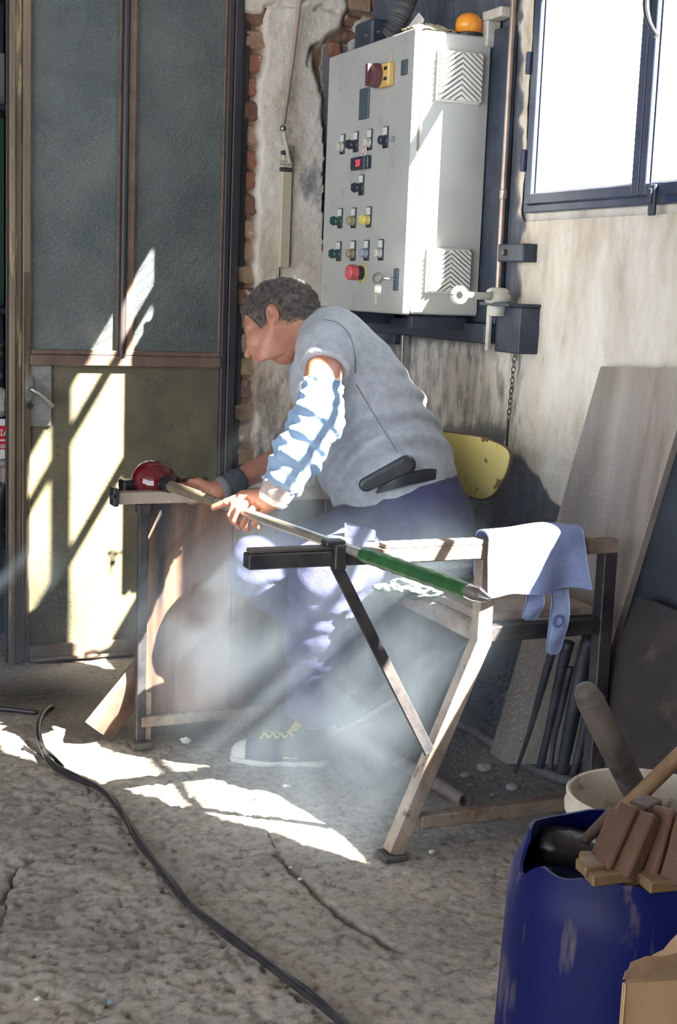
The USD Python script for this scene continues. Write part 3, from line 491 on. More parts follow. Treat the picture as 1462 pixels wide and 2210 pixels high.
# things on and round the cabinet
c = V(2.11, YC0+.05, ZC1-.003); M['amber'] = usdkit.material(stage, '/World/Looks/amber_lens_plastic', {'p': ('principled_bsdf', {'base_color': srgb(236, 150, 52), 'roughness': .25, 'subsurface_weight': .4, 'subsurface_radius': (.02, .008, .002), 'subsurface_scale': .5})}, [], surface='p.BSDF')
bc = thing('beacon_lamp', 'amber warning beacon lamp on top of the control cabinet', 'lamp', c)
c2 = ony(1012, 66, YC0+.05); c = V(c2[0], c2[1], ZC1-.003)
part(bc, 'lamp_base', rod(c, c+V(0, 0, .012), .046, 26), M['black']); part(bc, 'lens', lathe([(0, .012), (.042, .012), (.043, .04), (.040, .055), (.028, .068), (.012, .074), (0, .075)], c, c+V(0, 0, 1), 26), M['amber'], True)
c2 = ony(935, 58, YC0+.06); sheetP = np.array([[[c2[0]-.075+.15*i/15, c2[1]-.02+.09*j/9, ZC1+.006+.012*(fbm(V(i*.7, j*.8, 3), 2, 8)) + .016*math.sin(math.pi*i/15)*math.sin(math.pi*j/9)*(1+.6*math.sin(i*1.7+j))] for j in range(10)] for i in range(16)])
single('rag', sheet(sheetP, .004), mat('straw_rag', srgb(196, 182, 150), srgb(222, 212, 186), 40, .9, 0, .5), 'crumpled straw-coloured rag lying on top of the control cabinet', 'rag', True)
a = at(900, 0, 4.75); hz = [onx(905, -60, 2.12), onx(880, 0, 2.10), onx(862, 40, 2.07), onx(842, 78, 2.05)]
hp = spline(hz, 90); single('corrugated_hose', tube(hp, .030+.004*np.sin(np.arange(90)*1.9), 18), mat('grey_conduit', srgb(86, 88, 90), srgb(108, 110, 110), 10, .5), 'grey corrugated hose rising from the top of the control cabinet', 'hose', 50)
pp = [onx(770, 110, 2.18), onx(764, 85, 2.19), onx(772, 60, 2.20), onx(790, 52, 2.2)]; single('flexible_conduit', tube(spline(pp, 50), .022+.003*np.sin(np.arange(50)*2.1), 14), mat('pale_conduit', srgb(150, 148, 142), srgb(170, 168, 160), 10, .5), 'short pale flexible conduit behind the top left corner of the cabinet', 'conduit', 50)
c = onx(812, 68, 2.10); gl = thing('cable_gland_box', 'dark cable gland box on top of the cabinet under the corrugated hose', 'junction box', c)
part(gl, 'gland_body', bx(c[0]-.05, c[0]+.05, c[1]-.075, c[1]+.075, ZC1-.002, c[2]+.03, .008), M['iron_blue'])
for q in (onx(792, 78, 2.05), onx(819, 70, 2.05)): part(gl, 'screw', lathe([(0, 0), (.007, 0), (.005, .006), (0, .007)], V(c[0]-.05, q[1], q[2]), V(c[0]-1, q[1], q[2]), 12), M['chrome'])
q = [onx(862, 66, 2.0), onx(884, 38, 2.0), onx(908, 58, 2.0)]; single('paper_sheet', prism([(0, 0), (.125, 0), (.125, .05), (.06, .085), (0, .03)], .002, V(2.02, q[0][1]+.02, ZC1+.001), V(0, -1, 0), V(.35, 0, .94)), mat('white_paper', srgb(206, 205, 200), None, rough=.8), 'folded white paper leaning on top of the cabinet behind its corner', 'paper')
fr = thing('mounting_frame', 'blue-grey iron wall frame that carries the control cabinet', 'bracket', (2.24, 4.3, ZC0-.1))
yq = onx(1085, 400, 2.245)[1]
part(fr, 'upright', bx(2.226, 2.255, yq-.03, YC0+.03, ZC0-.02, ZC1+.02, .003), M['iron_blue']); part(fr, 'upright', bx(2.226, 2.255, YC1-.06, YC1+.02, ZC0-.12, ZC1+.02, .003), M['iron_blue'])
za, zb3 = onx(1050, 742, 2.2)[2], onx(1050, 700, 2.2)[2]
part(fr, 'cross_beam', bx(2.19, 2.255, yq-.03, YC1+.05, za, zb3, .004), M['iron_blue']); part(fr, 'bracket_arm', bx(2.0, 2.2, YC0+.03, YC0+.06, ZC0-.045, ZC0-.004, .003), M['iron_blue']); part(fr, 'bracket_arm', bx(2.0, 2.2, YC1-.1, YC1-.07, ZC0-.045, ZC0-.004, .003), M['iron_blue'])
a = onx(858, 760, 2.2); part(fr, 'hanging_strip', bx(2.215, 2.225, a[1]-.008, a[1]+.008, a[2]-.05, ZC0-.03, .001), M['steel'])
c = onx(1075, 55, 2.22); part(fr, 'top_bracket', cat(bx(2.20, 2.25, c[1]-.05, c[1]+.07, c[2]+.02, c[2]+.05, .004), bx(2.20, 2.25, c[1]+.03, c[1]+.07, c[2]-.06, c[2]+.02, .004)), M['dirty_white'], label='dirty white upper bracket')
# conduit, clamp, lever valve, chain
a, b = onx(1112, -60, 2.235), onx(1080, 545, 2.235); ym = (a[1]+b[1])/2
cp = thing('conduit_pipe', 'thin copper-toned pipe running down the wall between cabinet and window', 'pipe', (2.235, ym, 1.3))
part(cp, 'pipe', tube(np.linspace(V(2.235, a[1], 2.9), V(2.235, b[1], b[2]-.14), 6), .0095, 14), M['copper'], True); part(cp, 'pipe_joint', rod(V(2.235, b[1]-.0, 1.70), V(2.235, b[1], 1.73), .0125), M['copper'])
p0_, p1_ = onx(1070, 565, 2.20), onx(1127, 525, 2.20); cl = thing('wall_clamp', 'dark iron clamp box on the pipe above the white lever', 'clamp', (2.22, p0_[1], p0_[2]))
part(cl, 'clamp_body', bx(2.205, 2.26, p1_[1], p0_[1], p0_[2], p1_[2], .004), M['iron_blue']); q = onx(1087, 545, 2.2); part(cl, 'bolt', rod(V(2.206, q[1], q[2]), V(2.196, q[1], q[2]), .011, 6), M['iron'])
lv = thing('lever_valve', 'dirty white lever with a ring end turned out over the lower cabinet corner', 'valve', (2.15, 3.9, 1.35))
c = at(1075, 640, np.linalg.norm(0)+((onx(1075, 640, 2.17)-EYE)@FWD)); e = onx(992, 637, 2.00); dn = nrm(e-c); up = V(0, 0, 1); sd = nrm(np.cross(up, dn))
part(lv, 'valve_body', cat(lathe([(0, -.022), (.036, -.022), (.040, -.012), (.040, .004), (.034, .010), (.036, .018), (.024, .026), (0, .028)], c, c+V(0, 0, 1), 24), rod(c+V(0, 0, -.06), c+V(0, 0, -.02), .03)), M['dirty_white'], True)
part(lv, 'lever_arm', tube([c+dn*.03, c+dn*.07, e-dn*.032], [.014, .011, .011], 12), M['dirty_white'], True)
th_ = np.linspace(0, 2*math.pi, 30); part(lv, 'lever_ring', tube([e+dn*.028*math.cos(t)+up*.020*math.sin(t) for t in th_[:-1]]+[e+dn*.028], .009, 10, False), M['dirty_white'], True)
p0_, p1_ = onx(1066, 758, 2.19), onx(1128, 656, 2.19)
part(lv, 'valve_bracket', cat(bx(2.185, 2.255, p1_[1], p0_[1]-.012, p0_[2], p1_[2]-.01, .003), bx(2.14, 2.255, p1_[1]-.004, p0_[1]+.02, p1_[2]-.01, p1_[2], .002)), M['iron_blue'])
part(lv, 'valve_stem', bar(V(2.17, p0_[1]+.004, p0_[2]), V(2.17, p0_[1]+.004, p1_[2]), .018, .014, (1, 0, 0)), M['dirty_white'])
ch = thing('chain', 'thin iron chain hanging down the wall from the lever valve', 'chain', onx(1105, 860, 2.235))
a, b = onx(1113, 757, 2.2), onx(1098, 905, 2.235); n = 13
for i in range(n):
    m = a+(b-a)*(i+.5)/n; L = np.linalg.norm(b-a)/n*.66; ax = nrm(b-a); sdv = V(0, 1, 0) if i % 2 == 0 else V(1, 0, 0); sdv = nrm(sdv-ax*(sdv@ax)); t = np.linspace(0, 2*math.pi, 17)
    part(ch, 'link', tube([m+ax*L*math.cos(q)+sdv*.0062*math.sin(q) for q in t], .0016, 6, False), M['iron'], True)
part(ch, 'hook_rod', tube([b, onx(1094, 965, 2.23)], .004, 8), M['black'], True)
# window-opener rod on the plaster
op = thing('window_opener', 'wooden opener rod with jointed arm and flat cover strip on the plaster pillar', 'window opener', ony(615, 300, YB-.06))
part(op, 'rod', tube([ony(655, -60, YB-.07), ony(630, 140, YB-.07), ony(612, 268, YB-.07)], [.009, .009, .008], 12), M['wood'], True)
c = ony(611, 277, YB-.075); part(op, 'joint', ball(c, .013), M['chrome'], True)
e = ony(626, 350, YB-.055); part(op, 'arm', tube([c, e], .008, 12), M['dirty_white'], True)
a, b = ony(602, 577, YB-.04), ony(633, 314, YB-.04); part(op, 'cover_strip', bx(a[0], b[0], YB-.046, YB-.02, a[2], b[2], .004), mat('cream_strip', srgb(176, 170, 146), srgb(190, 184, 162), 6, .55))
for yy, w_ in ((330, .018), (352, .026), (366, .024)): q = ony(617, yy, YB-.05); part(op, 'hinge_knuckle', rod(V(q[0]-w_, YB-.05, q[2]), V(q[0]+w_, YB-.05, q[2]), .008, 12), M['iron'] if yy != 352 else M['dirty_white'])
part(op, 'cord', tube([ony(604, 577, YB-.04), ony(602, 640, YB-.035)], .003, 6), M['iron'])
# ------------------------------------------------------------------ yellow chair against the wall
def onpl(x, y, p, n): r = ray(x, y); return EYE + r*(((np.asarray(p)-EYE)@n)/(r@n))
cy0 = onx(1020, 1000, 2.06); chair = bench
bn = nrm(V(-1, -.25, .10)); bp0 = V(2.06, cy0[1], cy0[2])
outl = [(930, 934), (968, 931), (1030, 940), (1075, 955), (1098, 970), (1103, 985), (1098, 1010), (1085, 1040), (1066, 1068), (1050, 1077), (1036, 1079), (1000, 1070), (985, 1062), (960, 1056), (930, 1050)]
q = np.array([onpl(x, y, bp0, bn) for x, y in outl]); ex = nrm(np.cross(bn, V(0, 0, 1))); ez = np.cross(ex, bn); ez = ez if ez[2] > 0 else -ez
if np.cross(ex, ez)@bn < 0: ex = -ex
pl = np.stack([(q-bp0)@ex, (q-bp0)@ez], 1); loop = spline(np.vstack([pl, pl[:1]]), 60)[:-1]
M['yellow'] = mat('yellow_laminate', srgb(222, 206, 128), srgb(230, 216, 140), 4, .4, 0, c3=srgb(126, 104, 66), s3=13, a3=(.63, .65))
M['ply'] = mat('plywood_edge', srgb(96, 78, 62), None, rough=.7)
pg = Polygon(loop).buffer(0); part(chair, 'backrest', prism(pg, .010, bp0-bn*.010, ex, ez), M['ply'], label='dark plywood core of the yellow backrest')
part(chair, 'backrest_face', prism(pg.buffer(-.0035), .002, bp0, ex, ez), M['yellow'], label='scuffed yellow face of the backrest')
cx, cyy = 1.93, cy0[1]; ctr = bp0+ex*((pl[:, 0].min()+pl[:, 0].max())/2)
for s in (0.02, .30):
    top = onpl(1036 if s < .1 else 960, 1050, bp0-bn*.014, bn); part(chair, 'back_tube', tube(spline([top+V(0, 0, .06), top, V(2.052, top[1]+.01, .70), V(2.05, top[1]+.015, zs)], 14), .0095, 10), M['steel'], True)

# ------------------------------------------------------------------ blowpipe with the gather of red glass
PN, PF = ony(742, 1192, YN)+V(0, 0, .012), ony(360, 1046, YF)
pd = nrm(PF-PN); L0 = np.linalg.norm(PF-PN)
def pipe_at(x, y): # point of the pipe's axis seen at this picture column
    a, b = PN-pd*1.0, PF+pd*.3; best = None
    ts = np.linspace(0, 1, 2000); c = topx(a+(b-a)*ts[:, None]); k = np.argmin(np.abs(c[:, 0]-x)); return a+(b-a)*ts[k]
bp = thing('blowpipe', "glassblower's steel blowpipe with green grip and dark red glass end on both rails", 'blowpipe', PN)
g0, g1, tp = pipe_at(787, 0), pipe_at(1012, 0), pipe_at(1057, 0)
M['pipe_steel'] = mat('bright_pipe_steel', srgb(178, 172, 158), srgb(206, 200, 188), 10, .32, .7, .05)
M['pipe_dark'] = mat('heat_dark_pipe', srgb(130, 114, 96), srgb(164, 146, 124), 9, .42, .45, .1)
pm = pipe_at(470, 0)
part(bp, 'tube', lathe([(0, 0), (.0125, 0), (.0128, np.linalg.norm(pm-g0)), (0, np.linalg.norm(pm-g0))], g0, pm, 20), M['pipe_steel'], True)
part(bp, 'head', lathe([(.0127, -.002), (.0150, .06), (.0165, np.linalg.norm(PF-pm)), (0, np.linalg.norm(PF-pm)+.001)], pm, PF, 20), M['pipe_dark'], True)
Lg = np.linalg.norm(g1-g0); M['green_grip'] = mat('green_tape_grip', srgb(30, 78, 40), srgb(44, 100, 54), 22, .38, 0, .1, stretch=(1, 1, 1), spec=.6)
gp = [(0, -.004), (.0165, -.004), (.0178, .004)] + [(.0182+.0009*math.sin(i*1.7)+.0004*math.sin(i*4.1), Lg*(i+1)/27) for i in range(26)] + [(.0185, Lg-.004), (.017, Lg), (0, Lg)]
part(bp, 'grip', lathe(gp, g0, g1, 22), M['green_grip'], 50, label='green taped grip')
Lt = np.linalg.norm(tp-g1); part(bp, 'mouthpiece', lathe([(0, -.002), (.0165, -.002), (.0168, Lt*.42), (.012, Lt*.66), (.0055, Lt*.96), (.004, Lt), (0, Lt)], g1, tp, 20), M['chrome'], 40)
M['char'] = mat('charred_iron', srgb(24, 24, 30), srgb(44, 42, 46), 20, .3, .3)
part(bp, 'collar', lathe([(.0165, -.02), (.021, -.012), (.024, 0), (.027, .012), (.024, .026), (.017, .034), (0, .036)], PF-pd*.012, PF+pd, 24), M['char'], True, label='black collar at the glass')
for a in (.6, 1.3, 2.2):
    x_, y_, z_ = frame(PF, PF+pd); part(bp, 'rivet', ball(PF-pd*.026+(x_*math.cos(a+2.2)+y_*math.sin(a+2.2))*.0185, .0048), M['chrome'], True)
gd = nrm(pd + V(-.10, 0, -.05)); G0 = PF+pd*.008
M['red_glass'] = usdkit.material(stage, '/World/Looks/dark_red_glass', {'p': ('principled_bsdf', {'base_color': srgb(96, 22, 32), 'roughness': .08, 'subsurface_weight': .3, 'subsurface_radius': (.03, .004, .004), 'subsurface_scale': .5, 'coat_weight': .7, 'coat_roughness': .03})}, [], surface='p.BSDF')
prof = [(r_*1.12, h_*1.12) for r_, h_ in [(.018, 0), (.030, .006), (.046, .018), (.0565, .036), (.0605, .056), (.0600, .074), (.057, .086), (.054, .090), (.050, .086), (.048, .07), (.040, .045), (.02, .03), (0, .026)]]
part(bp, 'glass_gather', lathe(prof, G0+V(0, 0, .0), G0+gd, 40), M['red_glass'], True, label='dark red glass cup')
cr = G0+gd*.0995; part(bp, 'glass_rim', lathe([(.058+.0034*math.cos(t), .0032*math.sin(t)) for t in np.linspace(0, 2*math.pi, 9)], cr, cr+gd, 40), mat('pale_lip_glass', srgb(214, 190, 170), None, rough=.15), True, label='pale lip of the glass cup')
c = at(281, 1046, (ony(281, 1046, YF+.05)-EYE)@FWD); pdl = thing('wood_paddle', 'dark wet wooden shaping block behind the red glass on the far rail', 'paddle', c)
part(pdl, 'block', bar(c+V(-.02, .03, -.012), c+V(.16, .05, -.004), .05, .046, (0.1, 0, 1), .005), M['char']); part(pdl, 'handle', tube([c+V(.15, .05, -.004), c+V(.26, .06, .0)], .011, 12), M['dark_wood'], True)

# ------------------------------------------------------------------ blue towel over the near rail
tw = thing('blue_towel', 'faded blue work cloth hung over the near rail of the bench, half in sun', 'cloth', ony(1155, 1180, YN))
TX0, TX1 = ony(1052, 1200, YN-.03)[0], ony(1256, 1200, YN-.03)[0]; zt_ = zr+.050; zbt = ony(1150, 1285, YN-.045)[2]
nu, nt = 60, 70; Pt = np.zeros((nu, nt, 3)); uu, tt = np.linspace(0, 1, nu), np.linspace(0, 1, nt)
for i, a in enumerate(uu):
    for j, b in enumerate(tt):
        x = TX0+(TX1-TX0)*a
        if b < .30: y, z_ = YN+.030, zt_-(.30-b)/.30*.10
        elif b < .46: th = (b-.30)/.16*math.pi; y, z_ = YN+.030*math.cos(th), zt_+.017*math.sin(th)
        else: y, z_ = YN-.030-.012*(b-.46), zt_-(b-.46)/.54*(zt_-zbt)
        dr = max(b-.46, 0)/.54; hump = .014*math.exp(-((a-.62)/.3)**2)*(1 if .25 < b < .6 else .6)
        z_ += hump + (.006*math.sin(a*9) if b > .9 else 0); x += dr*(.012*math.sin(a*2.2)+(.014*a*a)) + .012*(a-.5)*dr
        y -= dr*(.010*math.sin(a*13+1.2*dr)+.012*math.sin(a*5.1+.7)) + .004*(fbm(V(a*6, b*8, 1), 3, 61)-.5) + hump*.5
        Pt[i, j] = x, y, z_
M['towel'] = mat('faded_blue_cloth', srgb(128, 142, 188), srgb(150, 164, 204), 9, .9, 0, .35, bscale=160)
part(tw, 'drape', sheet(Pt, .005), M['towel'], True)
def strip(px_, w0, w1, z0, z1, y, name, lab=None):
    a = ony(px_, 1340, y); n1, n2 = 10, 26; Q = np.zeros((n1, n2, 3))
    for i in range(n1):
        for j in range(n2):
            s, t = i/(n1-1)-.5, j/(n2-1); w = w0+(w1-w0)*t; w *= 1 if t < .86 else math.sqrt(max(1-((t-.86)/.14)**2*.85, .05))
            Q[i, j] = a[0]+s*w+.006*math.sin(t*5), y+.004*math.sin(t*7+s*3)+.006*s*s, z0+(z1-z0)*t
    return part(tw, name, sheet(Q, .004), M['towel'], True, label=lab)
zA, zB, zC = ony(1150, 1275, YN-.03)[2], ony(1205, 1412, YN-.035)[2], ony(1150, 1337, YN-.02)[2]
tl = strip(1204, .056, .050, zA, zB, YN-.036, 'strap', 'hanging strap with a stitched ring'); strip(1149, .052, .05, zA, zC, YN-.026, 'strap', 'short hanging strap')
c = ony(1206, 1341, YN-.044)
part(tl, 'stitched_ring', lathe([(.011, 0), (.011, .003), (.017, .003), (.017, 0), (.011, 0)], c+V(0, .002, 0), c+V(0, -1, 0), 24), mat('stitch_blue', srgb(96, 108, 156), None, rough=.9))
# gloves left on the seat, dull green cloth, metal plate tip
gq = at(930, 1283, (onz(930, 1290, zs+.05)-EYE)@FWD); gv = thing('work_gloves', 'dull green crumpled work gloves lying on the bench seat behind the green grip', 'gloves', gq)
def lump(c, r, seed, amp=.35, n=4, sq=(1, 1, 1)):
    t = trimesh.creation.icosphere(n, 1.0); v = np.array(t.vertices); k = 1+amp*(fbm(v*1.9+seed*3.1, 4, seed)-.5)*2; return np.asarray(c)+v*k[:, None]*np.asarray(r)*np.asarray(sq), np.array(t.faces)
M['glove'] = mat('dull_green_cloth', srgb(70, 82, 80), srgb(98, 106, 102), 18, .9, 0, .4)
for i, (px_, py_, rx, ry) in enumerate([(905, 1275, .075, .05), (960, 1262, .07, .06)]):
    q = onz(px_, py_, zs+.055); part(gv, 'glove', lump(q+V(0, 0, .012), (rx, ry, .028), i+3, .5), M['glove'], True)
    for j in range(3): e = q+V(-.05-.018*j, -.01+.024*j, .004); part(gv, 'finger', tube(spline([q+V(-.02, -.02+.02*j, .01), e, e+V(-.03, .004, .004)], 10), [.013]*8+[.010, .005], 10), M['glove'], True)
q = onz(940, 1226, zs+.09); single('metal_plate', hull([q+V(.11*math.cos(t)*1.0, .035*math.sin(t), dz) for t in np.linspace(0, 2*math.pi, 24) for dz in (0, .006)]), mat('grey_green_metal', srgb(142, 146, 126), srgb(160, 164, 146), 12, .5, .2), 'flat grey-green rounded metal tool head showing under the near rail', 'tool')
q = onz(975, 1236, zs+.05); single('folded_cloth', lump(q+V(0, .03, .02), (.10, .075, .030), 9, .4), M['glove'], 'folded grey-green cloth under the metal tool head on the seat', 'cloth', True)

# ------------------------------------------------------------------ boards leaning on the right wall
lt, lb = V(2.212, 3.3, onx(1297, 790, 2.212)[2]), V(2.115, 3.3, 0); ln = nrm(np.cross(V(0, 1, 0), lt-lb)); ln = ln if ln[0] < 0 else -ln
def leaning(poly, off, th, r=.0):
    q = np.array([onpl(x, y, lb+ln*off, ln) for x, y in poly]); q = q + 0; ez = nrm(lt-lb); ey = V(0, 1, 0)
    if np.cross(ey, ez)@ln < 0: ey = -ey
    o = lb+ln*(off-th); g = Polygon(np.stack([(q-o)@ey, (q-o)@ez], 1)); g = g.buffer(-r).buffer(r, 6) if r else g
    return prism(g, th, o, ey, ez)
M['board'] = mat('grey_plank', srgb(134, 125, 117), srgb(170, 161, 152), 5, .75, 0, .25, stretch=(1, 1, .18), bscale=30, c3=srgb(116, 88, 72), s3=4.5, a3=(.60, .72))
single('leaning_plank', leaning([(1297, 790), (1501, 797), (1243, 1650), (1052, 1648)], 0, .02, .012), M['board'], 'wide grey-brown plank leaning against the right wall under the window', 'board')
M['slate'] = mat('dark_sheet', srgb(34, 40, 50), srgb(52, 58, 68), 4, .6, .1, .1)
single('dark_sheet', leaning([(1470, 860), (1900, 880), (1600, 1800), (1210, 1790), (1240, 1650)], -.021, .006), M['slate'], 'dark slate-blue sheet leaning behind the right edge of the grey-brown plank', 'board')
single('rusty_sheet', leaning([(1374, 1290), (1395, 1292), (1640, 1390), (1560, 1760), (1240, 1740), (1312, 1440)], .045, .016, .012), mat('rusty_dark_sheet', srgb(38, 35, 37), srgb(60, 54, 52), 5, .6, .2, .2, c3=srgb(80, 68, 60), s3=7, a3=(.60, .72)), 'dark rusty sheet with a rounded corner leaning in front of the other boards', 'board')
# iron tools leaning under the seat
M['tool_iron'] = mat('dark_tool_iron', srgb(44, 46, 56), srgb(70, 70, 78), 14, .5, .4, .2)
for i, (pts, rr, lab) in enumerate([([(1198, 1385), (1166, 1500), (1140, 1590), (1112, 1668)], (.013, .011, .008, .005), 'thin dark iron rod leftmost of the tools leaning under the seat'),
        ([(1228, 1385), (1203, 1490), (1184, 1580), (1166, 1655)], (.018, .014, .011, .012), 'dark iron tool hanging straight below the strap of the blue cloth'),
        ([(1232, 1440), (1208, 1545), (1196, 1600), (1189, 1662)], (.009, .010, .008, .006), 'short thin iron rod beside the tool below the strap'),
        ([(1275, 1375), (1258, 1440), (1238, 1540), (1212, 1668)], (.024, .022, .020, .016), 'thick dark iron bar leaning under the seat right of the strap'),
        ([(1300, 1390), (1286, 1470), (1262, 1580), (1238, 1675)], (.020, .020, .014, .010), 'rightmost dark iron bar leaning beside the bench post')]):
    q = [onpl(x, y, lb+ln*.05, ln) for x, y in pts[:-1]] + [onpl(pts[-1][0], pts[-1][1], lb+ln*.05, ln)]; q[-1][2] = max(q[-1][2], rr[-1]); q = np.array(q); s = np.linspace(0, 1, len(rr))
    single('iron_tool', tube(spline(q, 18), np.interp(np.linspace(0, 1, 18), s, rr), 10), M['tool_iron'], lab, 'tool', True, group=None)

# ------------------------------------------------------------------ on the floor
M['pipe_grey'] = mat('rusty_grey_pipe', srgb(126, 114, 108), srgb(158, 146, 138), 12, .55, .2, .25)
a, b = onz(1004, 1728, .022), onz(782, 1596, .022); d = nrm(b-a)
single('steel_pipe', cat(lathe([(.016, 0), (.021, 0), (.021, np.linalg.norm(b-a)), (.016, np.linalg.norm(b-a)), (.016, .0)], a, b, 22)), M['pipe_grey'], 'open-ended grey steel pipe lying on the floor under the bench', 'pipe', 50)
pts = [onz(x, y, .02) for x, y in ((960, 1560), (1000, 1566), (1040, 1588), (1075, 1612), (1120, 1640), (1180, 1668), (1245, 1690))]
single('grey_hose', tube(spline(pts, 40), .014, 12), mat('grey_hose', srgb(104, 102, 104), srgb(126, 122, 122), 10, .7, 0, .1), 'grey hose on the floor running past the feet of the leaning tools', 'hose', True)
M['chip'] = mat('white_plaster_chip', srgb(196, 194, 188), srgb(216, 214, 208), 30, .8, 0, .3)
for i, (x, y, r, lab) in enumerate([(1046, 1655, .020, 'largest white plaster lump on the floor under the bench'), (1004, 1672, .013, 'flat white chip left of the largest plaster lump'), (1105, 1698, .016, 'smooth oval white pebble near the grey hose'),
        (1062, 1715, .005, 'tiny white crumb in front of the oval pebble'), (1046, 1682, .004, 'tiny white crumb just in front of the largest plaster lump'), (1014, 1693, .005, 'small white crumb in front of the flat chip'), (933, 1838, .008, 'white glass shard on the floor right of the front bench foot'),
        (402, 1598, .015, 'pale shell-like shard on the floor under the far side board'), (627, 1872, .004, 'white grit lying in the floor crack nearest the sunlit patch'), (648, 1897, .005, 'white grit lying further down the floor crack'), (82, 2156, .006, 'white pebble on the bare floor at the lower left'), (240, 2162, .007, 'small blue-grey pebble on the bare floor at the lower left')]):
    q = onz(x, y, r*.5); single('plaster_chip' if i != 11 else 'pebble', lump(q, (r*1.15, r*.9, r*.62), 20+i, .5 if i != 2 else .1, 3), M['chip'] if i != 11 else mat('blue_pebble', srgb(120, 140, 150), None, rough=.5), lab, 'plaster chip' if i != 11 else 'pebble', 50)
cab_pts = [(112, 1526), (100, 1533), (90, 1548), (84, 1570), (86, 1598), (98, 1630), (122, 1655), (152, 1670), (180, 1684), (212, 1700), (238, 1722), (262, 1754), (288, 1792), (318, 1838), (350, 1882), (384, 1926), (420, 1962), (468, 1998), (520, 2036), (580, 2082), (640, 2128), (700, 2174), (770, 2232)]
zz = [.004, .01, .02, .03, .025, .018] + [.012]*17
M['cable'] = mat('black_cable', srgb(28, 27, 32), srgb(50, 48, 52), 30, .45)
cw = spline([onz(x, y, z) for (x, y), z in zip(cab_pts, zz)], 160); cbl = thing('black_cable', 'black rubber cable snaking across the rough floor towards the lower right', 'cable', cw[80])
part(cbl, 'cable_core', tube(cw, .0088, 10), M['cable'], True)
i0 = 34; tw_ = cw[i0:].copy(); s = np.arange(len(tw_)); tt_ = np.gradient(tw_, axis=0); sd = nrm_rows(np.cross(tt_, V(0, 0, 1))); tw_ += sd*(.009*np.sin(s*.16))[:, None] + V(0, 0, 1)*(.007*np.cos(s*.16))[:, None]
tail = [onz(x, y, .006) for x, y in ((52, 1612), (80, 1628), (110, 1642), (136, 1656))]; part(cbl, 'thin_wire', tube(np.vstack([spline(np.vstack([tail, tw_[:1]]), 20)[:-1], tw_]), .0052, 8), M['cable'], True)
single('black_hose', tube(spline([onz(x, y, .009) for x, y in ((-60, 1526), (0, 1529), (40, 1533), (66, 1536), (80, 1537))], 24), .0085, 10), M['cable'], 'black hose end coming in from the left on the floor below the door', 'hose', True)
# curled plank under the far rail
a, b = onz(212, 1578, .045), V(XL+.13, YF+.06, .33); up = nrm(V(.55, -.5, .66)); ss = np.linspace(0, 1, 14); x_, y_, z_ = frame(a, b, up)
Q = np.array([[a+(b-a)*s + y_*(.035*(1-s)**2*0+.03*math.sin(w*1.6+.4)) + x_*.062*w for w in np.linspace(-1, 1, 10)] for s in ss])
single('curled_board', sheet(Q, .022), mat('burnt_board', srgb(78, 62, 54), srgb(112, 90, 76), 8, .7, 0, .3), 'short curled brown board propped against the far bench leg, end in the sun', 'board', 40)

# ------------------------------------------------------------------ bucket, blue barrel, wooden moulds, carton
zb1 = .34; bcn = onz(1392, 1712, zb1); Rb = .165
bk = thing('cream_bucket', 'dirty cream plastic bucket with tool handles standing behind the blue barrel', 'bucket', (bcn[0], bcn[1], 0))
M['cream'] = mat('dirty_cream_plastic', srgb(178, 166, 150), srgb(204, 194, 178), 9, .5, 0, .05, c3=srgb(122, 108, 94), s3=14, a3=(.60, .72))
o = V(bcn[0], bcn[1], 0); U3 = o+V(0, 0, 1)
part(bk, 'bucket_wall', lathe([(0, .002), (.13, .002), (.135, .01), (.16, zb1-.05), (.171, zb1-.045), (.172, zb1-.03), (.166, zb1-.025), (.170, zb1-.004), (.166, zb1), (.160, zb1-.003), (.155, zb1-.05), (.13, .02), (0, .02)], o, U3, 56), M['cream'], 50)
part(bk, 'contents', lathe([(0, .20), (.148, .20), (.147, .18), (0, .18)], o, U3, 40), mat('dark_water', srgb(34, 32, 36), None, rough=.08))
hd = lambda px_, py_, dd: at(px_, py_, dd)
db = (bcn-EYE)@FWD
a, b = hd(1376, 1716, db-.03), hd(1258, 1478, db-.14); a = a+(a-b)*.30
hm = single('hammer_shaft', rough_box(cat(lathe([(0, 0), (.028, .0), (.029, .2), (.030, .36), (.028, np.linalg.norm(b-a)-.035), (.025, np.linalg.norm(b-a)-.016), (.018, np.linalg.norm(b-a)-.006), (.009, np.linalg.norm(b-a)-.001), (0, np.linalg.norm(b-a))], a, b, 18)), .003, 26, 1, 5), mat('sooty_handle', srgb(50, 45, 45), srgb(96, 86, 78), 8, .65, 0, .4), 'thick sooty wooden handle leaning in the cream bucket', 'tool handle', True)
a, b = hd(1372, 1724, db-.10), hd(1480, 1618, db-.20); a = a+(a-b)*.4
single('hammer_shaft', rough_box(lathe([(0, 0), (.017, 0), (.0175, .1), (.017, np.linalg.norm(b-a)), (0, np.linalg.norm(b-a)+.003)], a, b, 14), .002, 26, 1, 6), mat('brown_handle', srgb(112, 86, 58), srgb(142, 112, 78), 9, .6, 0, .3), 'paler brown wooden handle leaning out of the cream bucket to the right', 'tool handle', True)
ZR = .50; bc_ = onz(1352, 1826, ZR); RB = .190
bl = thing('blue_barrel', 'blue plastic barrel with a cut jagged rim, full of water and wooden moulds', 'barrel', (bc_[0], bc_[1], 0))
nth, nz = 120, 26; th = np.linspace(0, 2*math.pi, nth, endpoint=False)
rim = ZR + .005*(fbm(np.c_[np.cos(th)*3, np.sin(th)*3, th*0], 3, 71)-.5)*2
vd = math.atan2(-bc_[1], -bc_[0]); da = (th-vd+math.pi) % (2*math.pi)-math.pi
